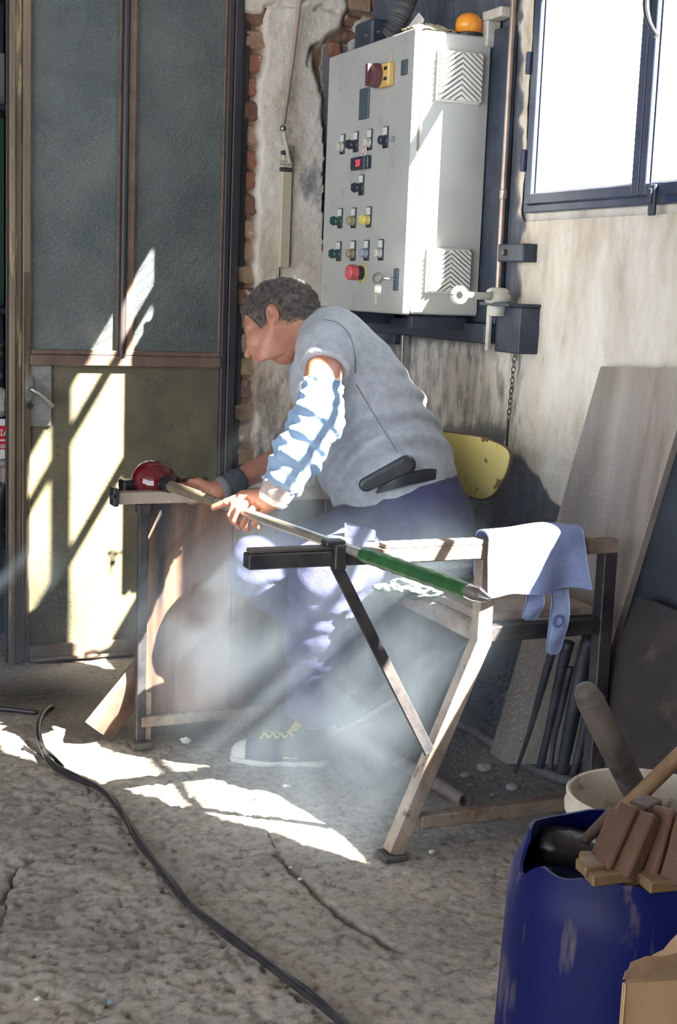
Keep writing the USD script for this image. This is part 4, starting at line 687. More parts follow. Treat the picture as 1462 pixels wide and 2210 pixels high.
rim -= .040*np.exp(-((da+1.15)/.20)**2) + .012*np.exp(-((da+.65)/.25)**2) - .012*np.exp(-((da+1.7)/.35)**2)
def shell(dr):
    vs = np.zeros((nth, nz, 3))
    for j in range(nz):
        s = j/(nz-1); zz_ = s*rim; r = RB + .016*(1-s) - .012*np.clip((.10-s)/.10, 0, 1)**2 - .026*np.clip((zz_-(ZR-.075))/.075, 0, 1)**1.6 + dr
        vs[:, j] = np.stack([bc_[0]+r*np.cos(th), bc_[1]+r*np.sin(th), zz_], 1)
    return vs
O_, I_ = shell(0), shell(-.006); v = np.vstack([O_.reshape(-1, 3), I_.reshape(-1, 3)]); n0 = nth*nz; f = []
for i in range(nth):
    k = (i+1) % nth
    for j in range(nz-1):
        p_, q_ = i*nz+j, k*nz+j; f += [(p_, q_, q_+1), (p_, q_+1, p_+1), (n0+p_, n0+q_+1, n0+q_), (n0+p_, n0+p_+1, n0+q_+1)]
    p_, q_ = i*nz+nz-1, k*nz+nz-1; f += [(p_, q_, n0+q_), (p_, n0+q_, n0+p_)]
M['barrel'] = mat('blue_barrel_plastic', srgb(5, 13, 66), srgb(8, 20, 84), 5, .5, 0, .05, stretch=(1, 1, .2), bscale=20, c3=srgb(104, 96, 92), s3=16, a3=(.60, .74), spec=.22)
part(bl, 'barrel_wall', (v, np.array(f)), M['barrel'], 50)
part(bl, 'barrel_bottom', rod(V(bc_[0], bc_[1], .002), V(bc_[0], bc_[1], .03), RB-.01, 40), M['barrel'])
part(bl, 'water', lathe([(0, ZR-.075), (RB-.022, ZR-.075), (RB-.018, ZR-.1), (0, ZR-.1)], V(bc_[0], bc_[1], 0), V(bc_[0], bc_[1], 1), 48), mat('barrel_water', srgb(6, 12, 36), None, rough=.04))
q = onz(1238, 1838, ZR-.07); a, b = q+V(-.06, .03, .012), q+V(.06, -.05, -.012); x_, y_, z_ = frame(a, b)
single('iron_mould', rough_box(lathe([(0, -.01), (.030, -.006), (.040, .008), (.043, .06), (.040, .12), (.034, .15), (0, .155)], a, b, 26), .002, 30, 1, 7), mat('wet_iron', srgb(40, 40, 46), srgb(70, 66, 64), 14, .22, .3, .15), 'rounded wet iron block floating in the blue barrel', 'mould', True)
M['mould'] = mat('wet_brown_wood', srgb(66, 46, 36), srgb(98, 70, 52), 7, .6, 0, .25, stretch=(1, 1, .2), bscale=40); M['mould_pale'] = mat('pale_wet_wood', srgb(92, 72, 50), srgb(122, 97, 66), 9, .6, 0, .25)
dbb = (bc_-EYE)@FWD
mlabs = ['front left wooden mould standing on the jagged rim', 'wooden mould with the brightest top, standing behind the front left one', 'wooden mould second from the right, standing upright in the barrel', 'broad wooden mould nearest the right edge of the picture', 'short wooden mould furthest left, leaning behind the others']
for i, (top, bot, toe, w_, dp) in enumerate([((1402, 1760), (1356, 1868), (1270, 1888), .031, .036), ((1366, 1742), (1318, 1850), (1252, 1868), .029, .034), ((1445, 1748), (1412, 1868), (1340, 1890), .036, .038), ((1492, 1770), (1462, 1885), (1392, 1902), .036, .038), ((1340, 1752), (1303, 1842), (1262, 1852), .026, .030)]):
    d_ = dbb-.135+[0, .012, .015, -.01, .05][i]; t_, b_ = at(*top, d_+.03), at(*bot, d_); e_ = at(*toe, d_-.015); w = thing('wooden_mould', mlabs[i], 'wooden mould', b_)
    part(w, 'upright', rough_box(bar(b_-(t_-b_)*.25, t_, w_, dp, (.3, -1, 0), .003), .0015, 40, 2, i), M['mould'], 35)
    part(w, 'toe', rough_box(bar(b_+V(0, 0, -.012), e_+V(0, 0, -.004), .036, .020, (0, 0, 1), .003), .0015, 40, 2, i+9), M['mould_pale'], 35, label='pale wet foot of the mould')
t_ = at(1394, 1726, dbb+.02); w = single('wooden_mould', rough_box(bar(t_+V(.02, .0, -.16), t_, .044, .038, (.3, -1, 0), .003), .0015, 40, 2, 31), M['mould'], 'wooden mould at the back of the barrel, in front of the thick sooty handle', 'wooden mould', 35)
single('dowel', tube([at(1262, 1815, dbb-.02), at(1322, 1752, dbb+.02)], .009, 10), M['dark_wood'], 'thin dark dowel leaning against the barrel wall left of the wooden moulds', 'dowel', True)
zx = .50; c0, c1 = onz(1346, 2122, zx), onz(1520, 2112, zx)
bxn = thing('carton', 'open cardboard carton with crumpled flaps in front of the blue barrel', 'box', (c0[0]+.15, c0[1]+.1, 0))
M['card'] = mat('cardboard', srgb(164, 134, 98), srgb(184, 154, 118), 6, .8, 0, .12, bscale=14); M['card_in'] = mat('torn_cardboard', srgb(112, 88, 66), srgb(140, 114, 88), 12, .85, 0, .3)
ux = nrm(V(c1[0]-c0[0], c1[1]-c0[1], 0)); uy = V(ux[1], -ux[0], 0); c2_ = onz(1400, 2082, zx); uy = nrm(V(c2_[0]-c0[0], c2_[1]-c0[1], 0)); O = V(c0[0], c0[1], 0); W1, W2 = .30, .13
def wallp(p, q, h, th, seed):
    n = 12; A = np.array([[p+(q-p)*i/(n-1)+V(0, 0, h*j/8) + .004*(fbm(V(i*.6, j*.9, seed), 2, seed)-.5)*np.cross(nrm(q-p), V(0, 0, 1)) for j in range(9)] for i in range(n)]); return sheet(A, th)
part(bxn, 'carton_side', wallp(O, O+ux*W1, zx, .004, 1), M['card'], 35); part(bxn, 'carton_side', wallp(O+ux*W1+uy*W2, O+uy*W2, zx, .004, 2), M['card'], 35); part(bxn, 'carton_side', wallp(O+uy*W2, O, zx, .004, 3), M['card'], 35); part(bxn, 'carton_side', wallp(O+ux*W1, O+ux*W1+uy*W2, zx, .004, 4), M['card'], 35)
def flap(p, q, out, lift, L, seed):
    n = 14; A = np.array([[p+(q-p)*i/(n-1)+(out*math.cos(lift)+V(0, 0, math.sin(lift)))*L*j/6 + V(0, 0, .010*(fbm(V(i*.5, j*.5, seed), 2, seed)-.5))*j/3 for j in range(7)] for i in range(n)]); return sheet(A, .004)
part(bxn, 'flap', flap(O+V(0, 0, zx), O+ux*W1+V(0, 0, zx), uy, .08, .16, 5), M['card'], 35, label='folded-in front flap'); part(bxn, 'flap', flap(O+V(0, 0, zx+.005), O+ux*W1+V(0, 0, zx+.005), uy, .9, .03, 6), M['card_in'], 35, label='torn flap edge')
part(bxn, 'flap', flap(O+uy*W2+V(0, 0, zx), O+uy*W2+ux*W1+V(0, 0, zx), -uy, .1, .1, 7), M['card'], 35)
# ------------------------------------------------------------------ the seated glassblower
def surface_nets(d, lo, h):
    nx, ny, nz = d.shape; s = d < 0
    c = np.zeros((nx-1, ny-1, nz-1), np.int8)
    for i, j, k in np.ndindex(2, 2, 2): c += s[i:nx-1+i, j:ny-1+j, k:nz-1+k]
    act = (c > 0) & (c < 8); idx = -np.ones(act.shape, int); ids = np.argwhere(act); idx[act] = np.arange(len(ids))
    acc = np.zeros((len(ids), 3)); cnt = np.zeros(len(ids)); cor = {}
    for o in np.ndindex(2, 2, 2): cor[o] = d[ids[:, 0]+o[0], ids[:, 1]+o[1], ids[:, 2]+o[2]]
    for ax in range(3):
        for o in np.ndindex(2, 2, 2):
            if o[ax]: continue
            q = list(o); q[ax] = 1; a, b = cor[o], cor[tuple(q)]; m = (a < 0) != (b < 0); t = np.where(m, a/np.where(a == b, 1, a-b), 0)
            p = np.array(o, float)[None].repeat(len(ids), 0); p[:, ax] += t; acc += np.where(m[:, None], p, 0); cnt += m
    v = lo + h*(ids + acc/cnt[:, None]); F = []
    for ax in range(3):
        u_, w_ = (ax+1) % 3, (ax+2) % 3; sl = [slice(1, -1)]*3; sl[ax] = slice(None)
        a = s[tuple(slice(0, -1) if i == ax else slice(1, -1) for i in range(3))]; b = s[tuple(slice(1, None) if i == ax else slice(1, -1) for i in range(3))]
        e = np.argwhere(a != b); fl_ = a[a != b]; base = e + 1; base[:, ax] -= 1
        def cell(du, dw): q = base.copy(); q[:, u_] -= du; q[:, w_] -= dw; return idx[q[:, 0], q[:, 1], q[:, 2]]
        A, B, C, D_ = cell(1, 1), cell(0, 1), cell(0, 0), cell(1, 0)
        q1 = np.stack([A, B, C], 1); q2 = np.stack([A, C, D_], 1); q1[~fl_] = q1[~fl_][:, ::-1]; q2[~fl_] = q2[~fl_][:, ::-1]; F += [q1, q2]
    return v, np.vstack(F)
def sdf_mesh(f, pts, pad, h, relax=2):
    pts = np.asarray(pts); lo, hi = pts.min(0)-pad, pts.max(0)+pad; n = np.ceil((hi-lo)/h).astype(int)+1
    g = np.stack(np.meshgrid(*[lo[i]+h*np.arange(n[i]) for i in range(3)], indexing='ij'), -1).reshape(-1, 3)
    d = np.concatenate([f(g[i:i+400000]) for i in range(0, len(g), 400000)]).reshape(n)
    d[0], d[-1], d[:, 0], d[:, -1], d[:, :, 0], d[:, :, -1] = 1, 1, 1, 1, 1, 1
    v, fc = surface_nets(d, lo, h)
    if relax:
        from scipy.sparse import coo_matrix
        e = np.vstack([fc[:, [0, 1]], fc[:, [1, 2]], fc[:, [2, 0]]]); e = np.vstack([e, e[:, ::-1]]); A = coo_matrix((np.ones(len(e)), (e[:, 0], e[:, 1])), (len(v), len(v))).tocsr(); A.data[:] = 1
        dg = np.maximum(np.asarray(A.sum(1)), 1)
        for l in (.5, -.51)*(2*relax): v = v + l*((A@v)/dg-v)
    return v, fc
def smin(a, b, k): hh = np.clip(.5+.5*(b-a)/k, 0, 1); return b+(a-b)*hh - k*hh*(1-hh)
def smax(a, b, k): return -smin(-a, -b, k)
def cap(P, a, b, ra, rb=None):
    rb = ra if rb is None else rb; ab = b-a; t = np.clip(((P-a)@ab)/(ab@ab), 0, 1); return np.linalg.norm(P-a-t[:, None]*ab, axis=1)-(ra+(rb-ra)*t)
def chain(P, pts, rs, k):
    d = None
    for i in range(len(pts)-1): e = cap(P, pts[i], pts[i+1], rs[i], rs[i+1]); d = e if d is None else smin(d, e, k)
    return d
def ell(P, c, r, R=None):
    q = P-c; q = q if R is None else q@R.T; r = np.asarray(r); k0 = np.linalg.norm(q/r, axis=1); k1 = np.linalg.norm(q/(r*r), axis=1); return k0*(k0-1)/np.maximum(k1, 1e-9)
def half(P, p, n): return (P-p)@nrm(n)
HR, HU, HD = V(_cy, -_sy, 0), V(0, 0, 1), V(_sy, _cy, 0)      # the man's right-left, up and depth axes
def squash(P, c, k): q = P-c; return P + np.outer(q@HD, HD)*(1/k-1)
Tc = at(800, 900, 4.10)
TOR = [((880, 1105), .158), ((848, 1030), .172), ((808, 955), .178), ((768, 875), .162), ((737, 805), .142), ((712, 752), .112)]
TP = [at(*p, 4.10) for p, _ in TOR]; TRr = [r for _, r in TOR]
NB = at(672, 722, 4.08); SHn, SHf = at(706, 752, 3.885), at(694, 738, 4.29)
ELn, WRn = at(686, 903, 3.72), at(592, 1073, 3.745); ELf, WRf = at(640, 975, 4.36), at(470, 1058, 4.20)
HPn, HPf = at(925, 1140, 4.0), at(905, 1135, 4.22); KNn, KNf = at(700, 1245, 3.82), at(566, 1222, 4.08)
ANn, ANf = at(678, 1548, 4.03), at(828, 1462, 4.24)
def torso(P): return chain(squash(P, Tc, 1.22), [squash(p[None], Tc, 1.22)[0] for p in TP], TRr, .06)
def shoulders(P): return smin(cap(P, SHn, at(712, 745, 4.04), .078, .105), cap(P, SHf, at(708, 742, 4.15), .076, .105), .05)
# --- head, turned down towards the glass
hf, hl, hu = V(-.7165, .5287, -.4550), V(-.6967, -.5741, .4301), V(-.0338, .6252, .7797)
RH = np.array([hf, hl, hu]); HS = 1.03; HC = V(1.4637, 3.8162, 1.2861)
HL = lambda x, y, z_: HC + (hf*x + hl*y + hu*z_)*HS
def head(P):
    q = (P-HC)@RH.T/HS
    d = ell(q, V(-.006, 0, .036), (.105, .080, .092)); d = smin(d, ell(q, V(.046, 0, -.050), (.057, .061, .076)), .03)
    for s in (-1, 1):
        d = smin(d, cap(q, V(.0, s*.056, -.035), V(.074, s*.018, -.110), .024, .023), .025)
        d = smin(d, cap(q, V(.088, s*.012, .016), V(.076, s*.046, .014), .012, .011), .014); d = smin(d, ell(q, V(.068, s*.042, -.034), (.026, .022, .022)), .02)
    d = smin(d, ell(q, V(.086, 0, -.116), (.025, .027, .022)), .02)
    for s in (-1, 1): d = smax(d, -ell(q, V(.104, s*.033, -.008), (.018, .017, .013)), .012); d = smin(d, ell(q, V(.079, s*.032, -.009), (.0135, .015, .0125)), .004)
    d = smin(d, cap(q, V(.092, 0, .002), V(.115, 0, -.036), .009, .0115), .010)
    for s in (-1, 1): d = smin(d, ell(q, V(.100, s*.012, -.040), (.011, .0085, .008)), .006)
    d = smin(d, ell(q, V(.098, 0, -.073), (.012, .022, .007)), .006); d = smin(d, ell(q, V(.096, 0, -.088), (.012, .020, .008)), .006); d = smax(d, -ell(q, V(.110, 0, -.080), (.010, .022, .0018)), .003)
    for s in (-1, 1):
        e = ell(q, V(-.012, s*.080, -.002), (.019, .010, .032)); e = smax(e, -ell(q, V(-.008, s*.092, .002), (.010, .011, .021)), .006); e = smin(e, ell(q, V(-.004, s*.079, -.028), (.009, .007, .010)), .008)
        d = smin(d, e, .007)
    return d
def neck(P): return smin(cap(P, HL(-.030, 0, -.03), NB, .060, .068), cap(P, HL(.01, 0, -.07), NB+HU*-.03+HR*-.03, .045, .06), .04)
# --- hands
def finger(P, pts, r0, r1): return chain(P, pts, np.linspace(r0, r1, len(pts)), .004)
LH = {'index': [(530, 1070, 3.775), (505, 1088, 3.748), (497, 1112, 3.750), (505, 1127, 3.770)], 'middle': [(546, 1076, 3.765), (515, 1100, 3.735), (507, 1124, 3.738), (517, 1137, 3.760)],
      'ring': [(562, 1085, 3.757), (534, 1110, 3.727), (525, 1132, 3.732), (534, 1143, 3.752)], 'little': [(577, 1095, 3.750), (557, 1116, 3.728), (549, 1130, 3.734), (555, 1138, 3.750)],
      'thumb': [(572, 1070, 3.765), (524, 1070, 3.775), (490, 1084, 3.795), (462, 1095, 3.812)]}
LH = {k: [at(*p) for p in v] for k, v in LH.items()}
def lhand(P):
    d = cap(P, WRn, WRn+(ELn-WRn)*.35, .029, .036)
    for k, f_ in LH.items():
        if k != 'thumb': d = smin(d, cap(P, WRn+(f_[0]-WRn)*.12, f_[0], .021, .0135), .016)
    d = smin(d, cap(P, WRn, LH['thumb'][1], .022, .0125), .014)
    for k, f_ in LH.items():
        r = {'thumb': (.0125, .0095), 'little': (.0095, .0078)}.get(k, (.0112, .0086)); g = f_ if k != 'thumb' else f_[1:]
        d = smin(d, finger(P, g, *r), .005)
        if k != 'thumb': d = smin(d, ell(P, f_[0]+(nrm(f_[0]-f_[1]))*0+nrm(EYE-f_[0])*.004, (.011, .011, .011)), .008)
    return d
rh0 = WRf; RHt = at(408, 1064, 4.20)
RF = [[rh0+(RHt-rh0)*.62+HU*(.022-.016*i)+HD*(.004*i), RHt+HU*(.024-.016*i)+HR*.004*i+HD*-.008, RHt+HR*-.024+HU*(.020-.016*i)+HD*.006, RHt+HR*-.018+HU*(.016-.015*i)+HD*.026] for i in range(4)]
RT = [rh0+(RHt-rh0)*.3+HU*.016+HD*-.012, rh0+(RHt-rh0)*.62+HU*.034+HD*-.020, rh0+(RHt-rh0)*.95+HU*.036+HD*-.014]
def rhand(P):
    d = cap(P, rh0, rh0+(ELf-rh0)*.4, .027, .034)
    for f_ in RF: d = smin(d, cap(P, rh0+(f_[0]-rh0)*.1, f_[0], .020, .0125), .014)
    for f_ in RF: d = smin(d, finger(P, f_, .0108, .0084), .005)
    return smin(d, chain(P, RT, [.015, .0115, .0092], .006), .008)
def trunk(P):
    d = torso(P)+.03; d = smin(d, shoulders(P)+.014, .03)
    d = smin(d, chain(P, [SHn, ELn, WRn], [.056, .047, .029], .02), .03); d = smin(d, chain(P, [SHf, ELf, WRf], [.056, .046, .027], .02), .03)
    for a, b, c in ((HPn, KNn, ANn), (HPf, KNf, ANf)): d = smin(d, chain(P, [a, b, c], [.085, .056, .036], .02), .04)
    return smin(d, neck(P), .02)
allj = [*TP, NB, SHn, SHf, ELn, ELf, HPn, HPf, KNn, KNf, ANn, ANf, WRn, WRf]
parts_ = [sdf_mesh(lambda P: np.minimum(trunk(P), 9), allj, .13, .008, 1), sdf_mesh(lambda P: smin(smax(smin(head(P), neck(P), .02), half(P, NB+HU*-.02, V(.35, 0, -1)), .01), ell(P, NB, (.03, .03, .03)), .01), [HL(x, y, z_) for x in (-.12, .13) for y in (-.10, .10) for z_ in (-.14, .13)]+[NB], .03, .0030, 1),
          sdf_mesh(lhand, [p for f_ in LH.values() for p in f_]+[WRn, WRn+(ELn-WRn)*.35], .045, .0024, 1), sdf_mesh(rhand, [p for f_ in RF+[RT] for p in f_]+[WRf, WRf+(ELf-WRf)*.4], .045, .0026, 1)]
def union(ms):
    import manifold3d as m3
    try:
        out = None
        for v, f in ms:
            k = m3.Manifold(m3.Mesh(np.asarray(v, np.float32), np.asarray(f, np.uint32)))
            if k.num_tri() == 0: raise ValueError(str(k.status()))
            out = k if out is None else out+k
        r = out.to_mesh(); return np.array(r.vert_properties[:, :3], float), np.array(r.tri_verts)
    except Exception as e:
        print('union failed', e); return cat(*ms)
BODY = union(parts_)
man = thing('person', 'seated man in grey T-shirt bent over the bench, turning the pipe with a denim-sleeved arm', 'person', (1.75, 3.47, 0))
M['skin'] = usdkit.material(stage, '/World/Looks/skin', {'g': ('geometry', {}), 'n': ('noise_texture', {'scale': 18, 'detail': 5}), 'r': ('rgb_ramp', {'ramp': [(.35, srgb(158, 106, 86)), (.65, srgb(180, 130, 108))]}), 'n2': ('noise_texture', {'scale': 300, 'detail': 2}), 'b': ('bump', {'strength': .12, 'distance': .002}),
    'p': ('principled_bsdf', {'roughness': .48, 'subsurface_weight': .12, 'subsurface_radius': (.012, .005, .003), 'subsurface_scale': .6})}, [('g.position', 'n.vector'), ('n.fac', 'r.fac'), ('r.color', 'p.base_color'), ('g.position', 'n2.vector'), ('n2.fac', 'b.height'), ('b.normal', 'p.normal')], surface='p.BSDF')
part(man, 'body', BODY, M['skin'], True)
# --- hair
def hairmask(q):
    x = q[:, 0]; side = np.interp(x, [-.11, -.07, -.03, -.01, .012, .03, .045, .06, .08, .10], [-.050, -.058, -.045, -.030, -.034, -.026, .010, .042, .066, .085]); mid = np.interp(x, [-.11, -.04, .04, .075, .10], [-.058, -.055, .02, .066, .080])
    k = np.clip((np.abs(q[:, 1])-.035)/.02, 0, 1); return mid+(side-mid)*k-q[:, 2]
def hair(P):
    q = (P-HC)@RH.T/HS; n = fbm(q*V(60, 120, 60), 3, 81)-.5; n2 = fbm(q*V(26, 40, 26), 2, 82)-.5
    return smax(ell(q, V(-.006, 0, .037), (.105, .080, .092))-.009-.008*n-.007*n2, smax(hairmask(q)+.012*n2, -ell(q, V(-.014, .080, -.006), (.024, .03, .037)), .004), .006)
M['hair'] = mat('greying_hair', srgb(54, 50, 50), srgb(118, 110, 104), 70, .5, 0, .5, stretch=(1, 1, 1), bscale=160, c3=srgb(112, 106, 100), s3=90, a3=(.56, .72))
_hm = sdf_mesh(hair, [HL(x, y, z_) for x in (-.12, .11) for y in (-.09, .09) for z_ in (-.06, .14)], .02, .0032, 1); part(man, 'hair', _hm, M['hair'], True)
for s_ in (-1, 1): part(man, 'eyebrow', tube(spline([HL(.098-.004, s_*.016, .016), HL(.096, s_*.030, .021), HL(.082, s_*.047, .015)], 10), [.003]*3+[.0042]*4+[.002]*3, 8), M['hair'], True)
for s_ in (-1, 1): part(man, 'eyelid_crease', tube(spline([HL(.0915, s_*.019, -.013), HL(.0945, s_*.032, -.016), HL(.083, s_*.045, -.013)], 10), .0013, 6), M['hair'], True)
hv, hfc = _hm; rs = np.random.default_rng(5); tri = hfc[rs.integers(0, len(hfc), 9000)]; bw_ = rs.dirichlet((1, 1, 1), 9000); hp_ = (hv[tri]*bw_[:, :, None]).sum(1); hn = nrm_rows(np.cross(hv[tri[:, 1]]-hv[tri[:, 0]], hv[tri[:, 2]]-hv[tri[:, 0]])); hn *= np.sign(((hp_-HC)*hn).sum(1))[:, None]
tg = -hf + .35*hu + rs.normal(0, .35, (9000, 3)); tg = nrm_rows(tg - hn*(tg*hn).sum(1)[:, None]); ok = ((hp_-HC)@hu > -.058)&(np.linalg.norm(hp_-HC, axis=1) > .07); hp_, hn, tg = hp_[ok], hn[ok], tg[ok]; ln_ = rs.uniform(.008, .017, len(hp_))[:, None]
cv_ = np.stack([hp_-hn*.002, hp_+hn*.0035+tg*ln_*.4, hp_+hn*.005+tg*ln_*.75, hp_+hn*.0045+tg*ln_], 1); hc_ = UsdGeom.BasisCurves.Define(stage, str(man.GetPath())+'/hair_strands'); hc_.CreateTypeAttr('cubic'); hc_.CreateBasisAttr('catmullRom'); hc_.CreateWrapAttr('pinned')
hc_.CreatePointsAttr(Vt.Vec3fArray.FromNumpy((cv_.reshape(-1, 3)-man.base).astype(np.float32))); hc_.CreateCurveVertexCountsAttr(Vt.IntArray.FromNumpy(np.full(len(cv_), 4, np.int32))); hc_.CreateWidthsAttr(Vt.FloatArray.FromNumpy(np.full(len(cv_)*4, .0009, np.float32))); hc_.SetWidthsInterpolation('vertex')
UsdShade.MaterialBindingAPI.Apply(hc_.GetPrim()).Bind(M['hair']); say(hc_.GetPrim(), kind='stuff')
# --- shirt
ax_t = nrm(TP[4]-TP[1]); ap = nrm(np.cross(HD, ax_t))
ap = ap if ap@HR > 0 else -ap
def shirt(P):
    s = (P-TP[1])@ax_t; w = (P-TP[1])@ap; dd = (P-TP[1])@HD
    fold = np.sin((s*1.0+.22*w*w/.1+.10*dd)*70+2.4*fbm(P*5, 2, 91)*6.28*.35)*np.clip(1-np.abs(s-.12)/.24, 0, 1)*.0085*(.3+1.3*fbm(P*6, 2, 92)) + (fbm(P*13, 3, 93)-.5)*.009
    t = smin(torso(P)-.001, shoulders(P)-.002, .035) - fold
    for sh, el, r, hp, k in ((SHn, ELn, .073, at(706, 806, 3.85), 1), (SHf, ELf, .068, SHf+(ELf-SHf)*.40, 2)):
        ax = nrm(el-sh); sl = chain(P, [sh, sh+ax*.30], [r, r-.004], .01) - (fbm(P*16, 3, 94+k)-.5)*.008
        hem = half(P, hp, (ax if k == 2 else nrm(ax+HR*-.02+HU*-.05))); t = smin(t, smax(sl, hem, .003), .03 if k == 2 else .022)
    low = half(P, at(850, 1056, 4.10), nrm((at(968, 1018, 4.10)-at(745, 1072, 4.10))@HR*HU*-1 + HR*((at(968, 1018, 4.10)-at(745, 1072, 4.10))@HU)))
    t = smax(t, low + .006*np.sin(dd*40), .006)
    t = smax(t, -(cap(P, HL(-.01, 0, -.05), NB+(NB-HL(-.02, 0, -.05))*.30, .064, .078)), .006)
    return t
M['shirt'] = mat('grey_marl_jersey', srgb(150, 155, 162), srgb(168, 173, 180), 40, .9, 0, .12, bscale=300)
_sh = part(man, 't_shirt', sdf_mesh(shirt, TP+[SHn, SHf, at(706, 800, 3.8)], .19, .0058, 1), M['shirt'], True)
def on_shirt(x, y):
    ds = np.linspace(3.55, 4.35, 500); k = np.where(shirt(EYE+np.outer(ds, ray(x, y))) < .001)[0]; return at(x, y, ds[k[0]]) if len(k) else None
for pts in ([(700, 690), (722, 694), (742, 706), (756, 726), (764, 752), (768, 780), (768, 806)], [(770, 830), (792, 868), (816, 908), (838, 944), (858, 976)]):
    q = [p for p in (on_shirt(*p) for p in spline([(*p, 0) for p in pts], 26)[:, :2]) if p is not None]; part(_sh, 'seam', tube(spline(q, 60), .0014, 6), mat(f'seam_{len(q)}_{int(pts[0][0])}', srgb(112, 116, 122), None, rough=.9), True)
# --- trousers, belt, pouch
def legs(P, kn=1.0):
    d = None
    for h_, k_, a_, r in ((HPn, KNn, ANn, (.118, .094, .090, .082)), (HPf, KNf, ANf, (.118, .092, .088, .080))):
        m_ = k_+(a_-k_)*.45; e = chain(P, [h_, k_, m_, a_+(k_-a_)*.02], r, .03); d = e if d is None else smin(d, e, .04)
    return d
def trousers(P):
    d = smin(legs(P), chain(squash(P, Tc, 1.22), [squash(at(870, 1062, 4.10)[None], Tc, 1.22)[0], squash(at(905, 1125, 4.11)[None], Tc, 1.22)[0]], [.166, .158], .05), .07)
    q = P*V(1, 1, 1); ff = (fbm(q*V(9, 9, 13), 4, 101)-.5)
    kn = np.exp(-(np.linalg.norm(P-KNn-(ANn-KNn)*.18, axis=1)/.13)**2)+np.exp(-(np.linalg.norm(P-KNf-(ANf-KNf)*.15, axis=1)/.13)**2)
    s = (P-KNn)@nrm(ANn-KNn); d = d - ff*.018 - kn*.0075*np.sin(s*105+5*fbm(P*9, 2, 102)) - .007*(np.abs(fbm(P*V(14, 14, 10), 3, 103)-.5)*-2+.4)
    up = half(P, at(850, 1036, 4.10), nrm(HU + HR*-.24)*1.0); d = smax(d, up, .005)
    for k_, a_, e in ((KNn, ANn, (0, 0)), (KNf, ANf, (0, 0))):
        ax = nrm(a_-k_); n_ = half(P, a_-ax*.020, ax); near = np.linalg.norm(P-a_, axis=1) < .2; d = np.where(near, smax(d, n_, .004), d)
    return d
M['navy'] = mat('navy_work_cotton', srgb(50, 53, 84), srgb(66, 68, 102), 12, .85, 0, .2, bscale=120)
tr = part(man, 'trousers', sdf_mesh(trousers, [HPn, HPf, KNn, KNf, ANn, ANf, at(870, 1030, 4.10), at(965, 1150, 4.12)], .16, .0062, 1), M['navy'], True)
part(tr, 'pocket_flap', sheet(np.array([[at(745+66*s, 1128+14*s+42*t-18*s*t, 3.80-.006*math.sin(3*s)) for t in np.linspace(0, 1, 8)] for s in np.linspace(0, 1, 12)]), .006), M['navy'], True)
bb = [at(x, y, d) for x, y, d in ((742, 1070, 4.09), (800, 1056, 3.91), (870, 1036, 3.865), (930, 1024, 3.92), (966, 1016, 4.02), (972, 1014, 4.14), (930, 1020, 4.29), (860, 1034, 4.34), (780, 1058, 4.26))]
bw = spline(np.vstack([bb, bb[:1]]), 80); M['leather'] = mat('dark_grey_leather', srgb(36, 39, 44), srgb(54, 58, 62), 12, .35, 0, .1)
bn_ = nrm(HU+HR*-.22); cB = np.mean(bb, 0); ob = nrm_rows((bw-cB)-np.outer((bw-cB)@bn_, bn_))
bel = np.stack([bw+ob*.006-bn_*.018, bw+ob*.010-bn_*.014, bw+ob*.010+bn_*.014, bw+ob*.006+bn_*.018], 1); part(man, 'belt', sheet(bel, .006), M['leather'], True)
pa, pb = at(790, 1046, 3.86), at(878, 1002, 3.855); part(man, 'belt_pouch', sdf_mesh(lambda P: smax(cap(P, pa, pb, .020, .026), np.abs(half(P, (pa+pb)/2, HD))-.012, .008), [pa, pb], .045, .004, 1), M['leather'], True, label='dark flat pouch at the belt')
# --- denim sleeve, cuff, wristbands
SA = SHn+(ELn-SHn)*.58; SW = ELn+(WRn-ELn)*.86
def armcoord(P, a, b): ab = b-a; L = np.linalg.norm(ab); return ((P-a)@ab)/L, L
def sleeve(P):
    d = chain(P, [SA, ELn, ELn+(SW-ELn)*.5, SW], [.054, .066, .064, .054], .03)
    s = (P-SA)@nrm(SW-SA); x_, y_, z_ = frame(SA, SW); an = np.arctan2((P-SA)@y_, (P-SA)@x_)
    w = np.sin(s*105+1.6*np.sin(an*2+.6)+7*fbm(P*V(9, 9, 9), 2, 111))*(.0016+.0055*fbm(P*9, 2, 112)) + (fbm(P*30, 3, 113)-.5)*.005 + .0018*np.sin(s*190+4*an)
    d = d - w
    top = half(P, SA+.004*0, nrm(SA-ELn)+HR*.12) + .004*np.sin(an*9); bot = half(P, SW, nrm(SW-ELn)) + .005*np.sin(an*11)
    return smax(smax(d, top, .004), np.where(s > .1, bot, -1), .004)
M['denim'] = mat('washed_denim', srgb(120, 146, 176), srgb(146, 170, 196), 14, .9, 0, .25, bscale=200)
dsl = part(man, 'denim_sleeve', sdf_mesh(sleeve, [SA, ELn, SW], .095, .0034, 1), M['denim'], True, label='pale blue denim sleeve guard on the near forearm')
z0s = SA-nrm(ELn-SA)*.002; x_, y_, z_ = frame(SA, ELn); part(dsl, 'frayed_edge', tube([SA+(x_*math.cos(t)+y_*math.sin(t))*(.056+.003*math.sin(t*14))+z_*(.004*math.sin(t*9)-.006*math.cos(t+.8)) for t in np.linspace(0, 2*math.pi, 90)], .0042, 8, False), mat('frayed_white_hem', srgb(206, 210, 212), None, rough=.9), True)
def band(a, b, r0, r1, bul, n=40):
    L = np.linalg.norm(b-a); return lathe([(r0-.006, -.001), (r0, 0), (r0+bul, L*.3), (r1+bul, L*.7), (r1, L), (r1-.006, L+.001), (r1-.008, L*.5), (r0-.006, -.001)], a, b, n)
